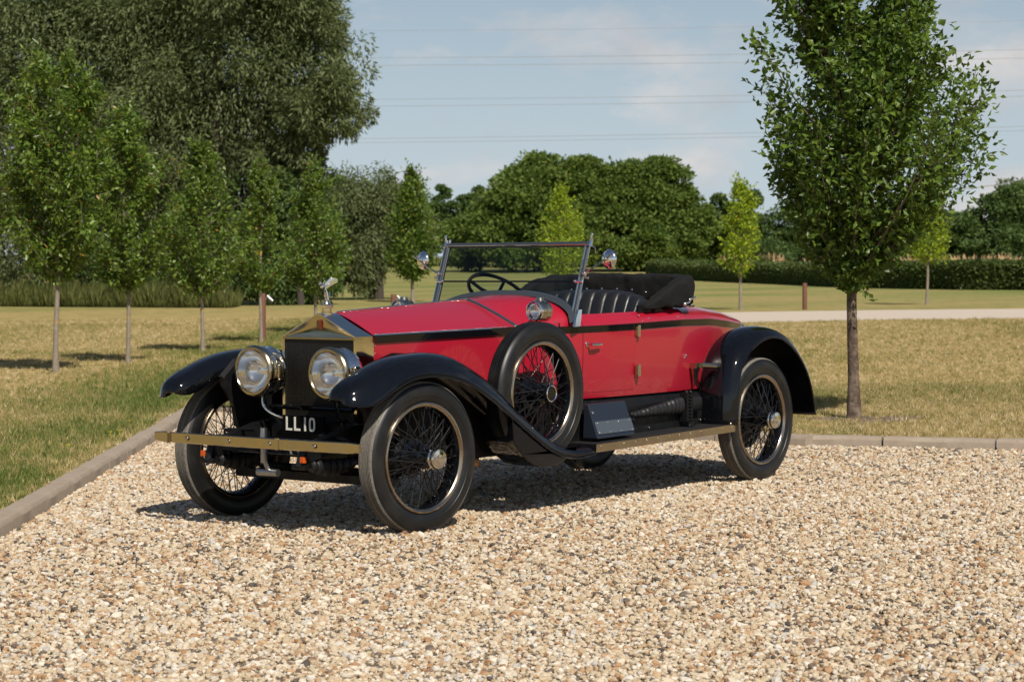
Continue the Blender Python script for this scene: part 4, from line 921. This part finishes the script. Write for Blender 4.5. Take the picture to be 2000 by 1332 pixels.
FAR = [((-190, -166), [(0, 0, 5.4, 4.6, 4.2, 60), (3.5, 1, 7.2, 3.2, 2.6, 36), (-4, 1, 6.6, 3.8, 3.2, 44), (0, -2, 2.6, 5, 2., 40)], leaf_oak, 'dark rounded tree on the far field edge left of the windscreen'),
       ((-203, -164), [(0, 0, 5, 3.4, 4.6, 40), (-1.2, 0, 8.2, 1.4, 2.6, 14), (2.8, 1, 7.8, 1.9, 2.2, 20), (3.0, 0, 4, 3, 3.6, 30)], leaf_drk, 'thin two topped blue green tree in the gap left of the domed trees'),
       ((-200, -121), [(0, 0, 3.6, 3.4, 3.2, 40), (1.6, 0, 7.0, 1.8, 2.4, 22), (-1.4, 0, 6.0, 1.8, 2.2, 18), (4, 1, 3.2, 3.2, 3, 34)], leaf_drk, 'feathery pale topped tree between the domed trees and the pear tree'),
       ((-203, -112), [(0, 0, 4.4, 3.6, 3.6, 50), (4, 0, 3.8, 3.8, 3.4, 44), (2, -2, 1.8, 4.4, 1.8, 34), (7.5, 0, 3.6, 3.4, 3.0, 34)], leaf_drk, 'dark green spreading tree low behind the hedge, left of the pear trunk'),
       ((-196, -96), [(0, 0, 3.4, 3.6, 3., 44), (4.5, 0, 3.0, 3.6, 2.8, 40), (1, -2, 1.6, 4.4, 1.6, 30)], leaf_drk, 'low dark tree seen under the pear tree crown on its right'),
       ((-194, -86.5), [(0, 0, 4.6, 3.6, 3.2, 54), (3.6, 0, 5.8, 3.4, 3.2, 50), (-3.6, 0, 3.0, 3.2, 2.6, 40), (7, 0, 4.8, 3.8, 3.4, 44), (2, -2, 2, 5, 2., 40)], leaf_drk, 'dark tree cut by the right edge of the frame behind the hedge')]
FAR += [((-200, -168), [(0, 0, 3.6, 3.2, 3.2, 44), (2.5, 0, 4.8, 2.6, 2.6, 30), (-2.6, 0, 3.2, 2.8, 2.6, 30)], leaf_drk, 'small rounded tree in the treeline behind the right hand mirror'),
       ((-199, -123.5), [(0, 0, 4.0, 3.0, 3.0, 44), (-1.8, 0, 2.2, 3.0, 2.2, 34), (2.2, 0, 2.6, 2.8, 2.4, 30)], leaf_oak, 'low tree tucked against the right edge of the domed trees'),
       ((-176, -172), [(0, 0, 3.6, 4.4, 3.4, 50), (-5, 1, 4.6, 4.2, 3.6, 50), (5, 0, 3.2, 4, 2.8, 44), (0, -2, 1.8, 6, 1.8, 44)], leaf_oak, 'low spreading tree on the far field edge behind the grey willow'),
       ((-197, -143), [(0, 0, 3.4, 4.2, 3.2, 50), (4.4, 0, 2.8, 3.6, 2.8, 44), (0, -2, 1.6, 5, 1.7, 40)], leaf_oak, 'low tree at the foot of the domed trees on their left')]
for i, ((x, y), bl_, lm, lb) in enumerate(FAR):
    big_tree('background_tree', lb, 'trees on the far field edge', (x, y, float(terr(x, y))), bl_, 170, .42, lm, 60+i, .4, 0, .6)
for i, ((x, y), rx, rz, lb) in enumerate([((-170, -98), 2.6, 1.7, 'bluish rounded bush behind the hedge, left of the slim lime tree'), ((-166, -91), 1.9, 1.6, 'small dome shaped bush behind the hedge, right of the slim lime tree')]):
    big_tree('bush', lb, 'bushes behind the hedge', (x, y, float(terr(x, y))), [(0, 0, rz*.9, rx, rz, 46), (rx*.7, 0, rz*.6, rx*.7, rz*.7, 24)], 70, .36, leaf_drk, 80+i, .12, 0, .5, cat='bush', fill=.1)

big_tree('reflection_tree', 'unseen broad tree added right of the drive to be mirrored in the plated radiator side', None, (-30., 27., LZ), [(0, 0, 3.4, 4.2, 3.2, 50), (4.5, 0, 4.2, 4.2, 3.4, 50), (-4.6, 0, 3.8, 4.2, 3.2, 50), (0, 0, 6.6, 3.6, 2.4, 36)], 90, .5, leaf_drk, 91, .3, 0, .6)  # added out of view, a dark mass for the plating to reflect
big_tree('reflection_tree', 'unseen broad tree added left of the drive to be mirrored in the headlamps and radiator front', None, (34., -30., LZ), [(0, 0, 3.6, 5, 3.4, 60), (5.5, 0, 3.6, 5, 3.4, 60), (-5.5, 0, 3.4, 5, 3.2, 60), (0, 0, 6.8, 4, 2.4, 40)], 90, .5, leaf_drk, 92, .3, 0, .6)  # second unseen tree, added for reflections in lamps and radiator front
# clipped hedge: core with a leafy skin following the field boundary
HP = smooth_path([(-158, -104, 0), (-141, -87.5, 0), (-127, -72, 0), (-109.5, -56.4, 0), (-101.6, -45.8, 0), (-100.4, -41.6, 0), (-99.5, -34, 0), (-100, -20, 0)], 90)
def hedge():
    r = np.random.default_rng(5); T = empty('hedge', (-109.5, -56.4, .08)); tag(T, 'long clipped hedge with a dark shaded face and light green top', 'hedge')
    o = np.array([-109.5, -56.4, .08]); rows = []; P, D = [], []
    for i in range(90):
        a = HP[max(i-1, 0)]; b = HP[min(i+1, 89)]; d = (b-a)/np.linalg.norm(b-a); n = np.array([d[1], -d[0], 0]); c = HP[i]-o; c[2] = float(terr(HP[i][0], HP[i][1]))
        # the traced line is the foot of the near face: the body lies behind it
        toC = np.array([9.4, 8.6, 0])-HP[i]; n = -n if n.dot(toC) > 0 else n
        hh = 1.42+.05*math.sin(i*.9)+.04*r.normal(); wd = 2.0
        rows.append([tuple(c+n*x+np.array([0, 0, z])) for x, z in ((.04, 0), (.0, .5), (.05, hh-.12), (.2, hh), (wd*.5, hh+.03), (wd-.2, hh), (wd, hh-.15), (wd, 0))])
        m = 420; x = r.uniform(-.02, wd, m); z = np.full(m, hh)+r.normal(size=m)*.05; p = c+np.outer(x, n)+np.outer(r.uniform(-1, 1, m)*.9, d); p[:, 2] = c[2]+z; P.append(p); D.append(unit(r, m)*.8+np.array([0, 0, .7]))
        m = 300; z = r.uniform(.02, hh, m); p = c+np.outer(np.full(m, -.02)+r.normal(size=m)*.05, n)+np.outer(r.uniform(-1, 1, m)*.9, d); p[:, 2] = c[2]+z; P.append(p); D.append(unit(r, m)*.8-n*.6)
    B().loft(rows, False, True).mk('hedge_core', leaf_drk, T, smooth=False)
    P = np.concatenate(P); leaves('foliage', P, np.concatenate(D), r.uniform(.10, .24, len(P)), leaf_hdg, T, .6, .2, r=r)
hedge()
# dry field strip beyond the hedge and the far field edge
dry = M('ripe_crop', (.42, .28, .14), .95); dry.base(dry.mix(dry.noise(.6, 5), (.36, .24, .12), (.48, .34, .18)))
def strip(name, label, pts, h, n, sz, mat, seed, wd=2.):
    r = np.random.default_rng(seed); Q = smooth_path([(x, y, 0) for x, y in pts], 40); u = r.random(n)*39; i = u.astype(int).clip(0, 38); f = (u-i)[:, None]
    p = Q[i]*(1-f)+Q[i+1]*f+CF*(r.uniform(-wd, wd, n))[:, None]; p[:, 2] = LZ+terr(p[:, 0], p[:, 1]); D = unit(r, n)*.34+np.array([0, 0, 1.]); hv = .75+.22*np.sin(u*2.1)+.18*np.sin(u*5.3+1)
    o = leaves(name, p, D, h*hv*r.uniform(.4, 1.2, n), mat, None, sz, .05, r=r); return tag(o, label, 'grass', None, 'stuff')
strip('long_grass', 'tall unmown grass along the foot of the willows', [(-43, -66), (-44.4, -57.5), (-45.2, -52), (-46.2, -46.6)], 0.92, 32000, .020, straw, 1, 1.6)
strip('ripe_field', 'strip of tan ripe crop behind the hedge', [(-178, -108), (-160, -84), (-146, -66), (-136, -46), (-130, -20)], 1.75, 24000, .20, dry, 2, 5.)
strip('field_margin', 'pale dry grass along the far edge of the mown field', [(-215, -200), (-205, -178), (-196, -158), (-190, -142)], 1.3, 12000, .25, straw, 3, 3.)

# ---- posts with cable, overhead lines
def post(loc, h, label, r=.055, tap=False, rot=0):
    T = empty('wooden_post', (*loc, LZ)); tag(T, label, 'post', 'brown lighting posts')
    T.rotation_euler = (0, 0, rot)
    p = B().lathe([(r, -.05), (r, h-.02), (r-.008, h), (0, h)], (0, 0, 0), (0, 0, 1), 16).mk('post_shaft', wood, T)
    if tap:
        B().tube([(0, r-.01, h-.12), (0, r+.05, h-.10)], .014, 8).tube([(.0, r+.03, h-.06), (.03, r+.14, h-.16)], [.038, .038], 14).mk('spot_lamp', steel, T)
    return T
_ang = math.atan2(CR[1], CR[0])-math.pi/2
post((-21.36, -21.20), .92, 'reddish brown wooden post with a small grey lamp beside the radiator', .058, True, _ang)
post((-42.45, -35.95), .56, 'short reddish brown post seen just above the bonnet', .085, True, _ang)
post((-50.9, -25.98), .85, 'brown wooden post standing by the gravel path', .075)
def wire(a, b, sag, label, r=.019):
    a, b = np.array(a), np.array(b); d = b-a; a2, b2 = a-d*.9, b+d*1.6; pts = [a2+(b2-a2)*t-np.array([0, 0, sag*4*t*(1-t)]) for t in np.linspace(0, 1, 40)]
    o = B().tube(pts, r, 5).mk('overhead_wire', wire_m); tag(o, label, 'wire', 'overhead power lines')
for a, b, lb in (((-132.2, -118.2, 20.1), (-152.9, -90.2, 20.3), 'second highest overhead wire, upper of the top close pair'), ((-132.2, -118.2, 19.45), (-152.9, -90.2, 19.6), 'overhead wire, lower of the top close pair'),
                 ((-132.7, -117.5, 16.5), (-152.8, -90.4, 16.75), 'overhead wire, upper of the middle pair'), ((-132.7, -117.5, 15.9), (-152.8, -90.4, 16.2), 'overhead wire, lower of the middle pair'),
                 ((-133.3, -116.9, 13.1), (-152.8, -90.4, 13.5), 'overhead wire, upper of the lowest pair'), ((-133.3, -116.9, 12.75), (-152.8, -90.4, 13.15), 'overhead wire, lower of the lowest pair')):
    wire(a, b, .5, lb)
wire((-137.1, -112.4, 22.5), (-153.4, -89.5, 22.7), .5, 'thinnest and highest overhead wire, alone above the pairs', .012)
cbl = B().tube(smooth_path([(-86.5, -46, 6.1), (-89.4, -39.7, 5.32), (-90.2, -38.2, 5.38), (-90.9, -36.6, 5.70), (-93, -30, 7.6)], 24), .022, 6).mk('service_cable', wire_m)
tag(cbl, 'sagging service cable right of the pear tree crown', 'cable')

# ---- loose gravel stones and grass tufts (geometry nodes on scattered points)
def scatter(name, P, shape, mats, scale, tint, label, cat, rot_full, seed, align=None):
    me = bpy.data.meshes.new(name); me.vertices.add(len(P)); me.vertices.foreach_set('co', P.astype(np.float32).ravel())
    for nm, arr in (('sc', scale), ('tint', tint)):
        a = me.attributes.new(nm, 'FLOAT', 'POINT'); a.data.foreach_set('value', arr.astype(np.float32))
    o = bpy.data.objects.new(name, me); COL.objects.link(o); tag(o, label, cat, None, 'stuff')
    g = bpy.data.node_groups.new(name+'_nodes', 'GeometryNodeTree'); g.interface.new_socket('Geometry', in_out='INPUT', socket_type='NodeSocketGeometry'); g.interface.new_socket('Geometry', in_out='OUTPUT', socket_type='NodeSocketGeometry')
    N = g.nodes; Lk = g.links.new; gi = N.new('NodeGroupInput'); go = N.new('NodeGroupOutput')
    iop = N.new('GeometryNodeInstanceOnPoints'); Lk(gi.outputs[0], iop.inputs['Points'])
    Lk(shape(N, Lk), iop.inputs['Instance'])
    rv = N.new('FunctionNodeRandomValue'); rv.data_type = 'FLOAT_VECTOR'; rv.inputs['Seed'].default_value = seed
    rv.inputs[0].default_value = (-.5, -.5, 0) if not rot_full else (-.45, -.45, 0); rv.inputs[1].default_value = (.5, .5, 6.283) if not rot_full else (.45, .45, 6.283)
    Lk(rv.outputs[0], iop.inputs['Rotation'])
    na = N.new('GeometryNodeInputNamedAttribute'); na.data_type = 'FLOAT'; na.inputs[0].default_value = 'sc'
    rs = N.new('FunctionNodeRandomValue'); rs.data_type = 'FLOAT_VECTOR'; rs.inputs['Seed'].default_value = seed+5; rs.inputs[0].default_value = (.75, .65, .52); rs.inputs[1].default_value = (1.35, 1.05, .92)
    if not rot_full: rs.inputs[0].default_value = (.8, .8, .7); rs.inputs[1].default_value = (1.2, 1.2, 1.3)
    vm = N.new('ShaderNodeVectorMath'); vm.operation = 'SCALE'; Lk(rs.outputs[0], vm.inputs[0]); Lk(na.outputs[0], vm.inputs['Scale']); Lk(vm.outputs[0], iop.inputs['Scale'])
    sm = N.new('GeometryNodeSetMaterial'); sm.inputs['Material'].default_value = mats.m; Lk(iop.outputs[0], sm.inputs[0]); Lk(sm.outputs[0], go.inputs[0])
    me.materials.append(mats.m)
    md = o.modifiers.new('scatter', 'NODES'); md.node_group = g; return o
def pebble(N, Lk):
    ic = N.new('GeometryNodeMeshIcoSphere'); ic.inputs['Radius'].default_value = 1; ic.inputs['Subdivisions'].default_value = 2
    sp_ = N.new('GeometryNodeSetPosition'); nz_ = N.new('ShaderNodeTexNoise'); nz_.inputs['Scale'].default_value = .9; nz_.inputs['Detail'].default_value = 2
    ps = N.new('GeometryNodeInputPosition'); Lk(ps.outputs[0], nz_.inputs['Vector']); v1 = N.new('ShaderNodeVectorMath'); v1.operation = 'SUBTRACT'; v1.inputs[1].default_value = (.5, .5, .5)
    v2 = N.new('ShaderNodeVectorMath'); v2.operation = 'SCALE'; v2.inputs['Scale'].default_value = 1.5
    Lk(nz_.outputs['Color'], v1.inputs[0]); Lk(v1.outputs[0], v2.inputs[0]); Lk(ic.outputs[0], sp_.inputs['Geometry']); Lk(v2.outputs[0], sp_.inputs['Offset']); return sp_.outputs[0]
stone = M('flint_gravel', (.5, .4, .3), .72)
_a = stone.n('ShaderNodeAttribute', attribute_type='INSTANCER', attribute_name='tint')
_sc = stone.ramp(_a.outputs['Fac'], (0, (.07, .06, .05)), (.045, (.16, .125, .095)), (.09, (.36, .195, .09)), (.15, (.46, .30, .165)), (.28, (.49, .375, .24)), (.48, (.535, .435, .30)), (.72, (.60, .515, .385)), (.90, (.71, .645, .545)), (1., (.44, .42, .39)))
stone.base(stone.mix(.35, _sc, stone.ramp(stone.noise(60, 4), (.35, (.70, .65, .60)), (.65, (1.1, 1.08, 1.05))), 'MULTIPLY'))
def view_mask(P, m=.06):
    d = P-np.array(CAM); z = d@np.array(fw); x = d@np.array(ri)/z*4225.4/1000; y = d@np.array(up)/z*4225.4/666; return (z > 2) & (np.abs(x) < 1+m*4) & (np.abs(y) < 1+m*2.5)
n0 = 720000
P = np.stack([rng.uniform(-8.4, 7, n0), rng.uniform(-8.2, 8.5, n0), np.zeros(n0)], 1)
P = P[inside(P, GRAVEL)]; P = P[view_mask(P)]
dd = np.hypot(P[:, 0]-CAM.x, P[:, 1]-CAM.y)
sz = np.exp(rng.normal(math.log(.0096), .36, len(P))).clip(.0045, .024); P[:, 2] = rng.uniform(-.002, .012, len(P))+.010*np.sin(P[:, 0]*1.1+.7*np.sin(P[:, 1]*.8))**2*0
lo_ = .5+.25*np.sin(P[:, 0]*.9+1.6*np.sin(P[:, 1]*.6))+.25*np.sin(P[:, 1]*1.1+1.2*np.sin(P[:, 0]*.7)); tint = rng.random(len(P))**(.85+.5*lo_); P[:, 2] += .010*(lo_-.5)
scatter('gravel_stones', P, pebble, stone, sz, tint, 'loose pale flint gravel covering the drive', 'gravel', True, 1)
print('stones', len(P))
_nb = [6]
def tuft_shape(N, Lk):
    """a small fan of blades built as a mesh line of triangles"""
    jn = N.new('GeometryNodeJoinGeometry'); r = random.Random(3)
    for k in range(6):
        cn = N.new('GeometryNodeMeshCone'); cn.fill_type = 'NONE'; cn.inputs['Vertices'].default_value = 3; cn.inputs['Radius Top'].default_value = .0; cn.inputs['Radius Bottom'].default_value = .085; cn.inputs['Depth'].default_value = 1
        t = N.new('GeometryNodeTransform'); a = k*1.05+r.random(); t.inputs['Translation'].default_value = (.25*math.cos(a), .25*math.sin(a), -.05); t.inputs['Rotation'].default_value = (r.uniform(-.75, .75), r.uniform(-.75, .75), a); t.inputs['Scale'].default_value = (1, .4, r.uniform(.6, 1.1))
        Lk(cn.outputs[0], t.inputs['Geometry']); Lk(t.outputs[0], jn.inputs[0])
    return jn.outputs[0]
turf = M('dry_grass_blade', (.3, .25, .1), .75, spec=.2)
_a = turf.n('ShaderNodeAttribute', attribute_type='INSTANCER', attribute_name='tint')
_tc = turf.ramp(_a.outputs['Fac'], (0, (.10, .155, .03)), (.30, (.24, .255, .07)), (.55, (.42, .335, .14)), (.85, (.60, .465, .23)), (1., (.74, .60, .37)))
turf.base(_tc)
_tr = turf.n('ShaderNodeBsdfTranslucent'); turf.l(_tc, _tr.inputs[0]); _ms = turf.n('ShaderNodeMixShader'); _ms.inputs[0].default_value = .25
turf.l(turf.p.outputs[0], _ms.inputs[1]); turf.l(_tr.outputs[0], _ms.inputs[2]); turf.l(_ms.outputs[0], turf.o.inputs[0])
n0 = 1500000
dmax = 60
rr_ = 9.5+(dmax-9.5)*rng.random(n0)**1.0; aa = rng.uniform(-.42, .42, n0)
P = np.stack([CAM.x-rr_*np.cos(YAW+aa), CAM.y-rr_*np.sin(YAW+aa), np.full(n0, LZ)], 1)
P = P[~inside(P, GRAVEL)]
P = P[view_mask(P, .03)]
def wob(P, s, ph): return .5+.25*np.sin(P[:, 0]*s+ph+1.7*np.sin(P[:, 1]*s*.7+ph))+.25*np.sin(P[:, 1]*s*1.3+2*ph+1.3*np.sin(P[:, 0]*s*.9))
# distance to the left kerb line: greener strip along it
dk = np.abs((P[:, 0]-KA1[0])*(-_dA[1])+(P[:, 1]-KA1[1])*_dA[0]); left = (P[:, 1] < P[:, 0]*.83)
keep = rng.random(len(P)) < np.where(np.hypot(P[:, 0]-9.4, P[:, 1]-8.6) < 26, .62, .20)
onpath = inside(P, [(-30, -20.5), (-36.2, -19.5), (-40.2, -17.9), (-43.3, -15.1), (-47, -8), (-48, 6), (-60, 6), (-59, -10), (-55, -20.4), (-51, -23.7), (-46.9, -26.0), (-40, -28.5)])
bare = (((P[:, 0]+8.40)/.52)**2+((P[:, 1]+.98)/.58)**2 < 1) & (rng.random(len(P)) < .85)
keep &= ~onpath & ~bare
keep &= ~(left & (dk < .135)) & ~((P[:, 0] > np.where(P[:, 1] > -.65, -6.25-.326*(P[:, 1]+.65), -6.53+.04*(P[:, 1]+7.69))-.145) & ~left)
P = P[keep]; dk = dk[keep]; left = left[keep]
green = np.where(left, np.clip(1.25-dk/2.2, 0, 1)*np.clip(dk/.35, .2, 1), 0)*(.55+.6*wob(P, 1.6, .4))+.45*np.clip(wob(P, .5, 1.1)*1.6-.75, 0, 1)+.25*np.clip(wob(P, 2.3, 2.)*1.8-1.0, 0, 1)
tint = np.clip(.70-.50*green+.25*rng.normal(size=len(P)), 0, 1)
dd = np.hypot(P[:, 0]-CAM.x, P[:, 1]-CAM.y)
weed = (rng.random(len(P)) < .004) & (dd < 26) & left; tint[weed] = rng.random(weed.sum())*.12
sz = np.where(weed, 1.7, 1)*(.034+.012*rng.normal(size=len(P))).clip(.014, .07)*(1+.5*np.clip(green, 0, 1))*np.interp(dd, [12, 30, 60], [1, 1.2, 1.7])
scatter('grass_blades', P, tuft_shape, turf, sz, tint, 'short parched grass of the lawn', 'grass', False, 9)
print('tufts', len(P))
# dandelions in the left lawn
flm = M('petal_yellow', (.75, .62, .02), .6)
for x, y in ((-3.04, -5.11), (-3.87, -5.9), (-2.89, -5.06), (-1.79, -4.32)):
    f = B().tube([(0, 0, 0), (.004, 0, .055)], .0025, 5)
    for k in range(10):
        a = k*.63; f.loft([[(.004, 0, .056), (.004+.022*math.cos(a-.25), .022*math.sin(a-.25), .062)], [(.004, 0, .060), (.004+.022*math.cos(a+.25), .022*math.sin(a+.25), .062)]])
    o = f.mk('dandelion', flm, smooth=False); o.location = (x, y, LZ); tag(o, 'small yellow dandelion flowering in the left lawn near the kerb', 'flower', 'dandelions by the left kerb')
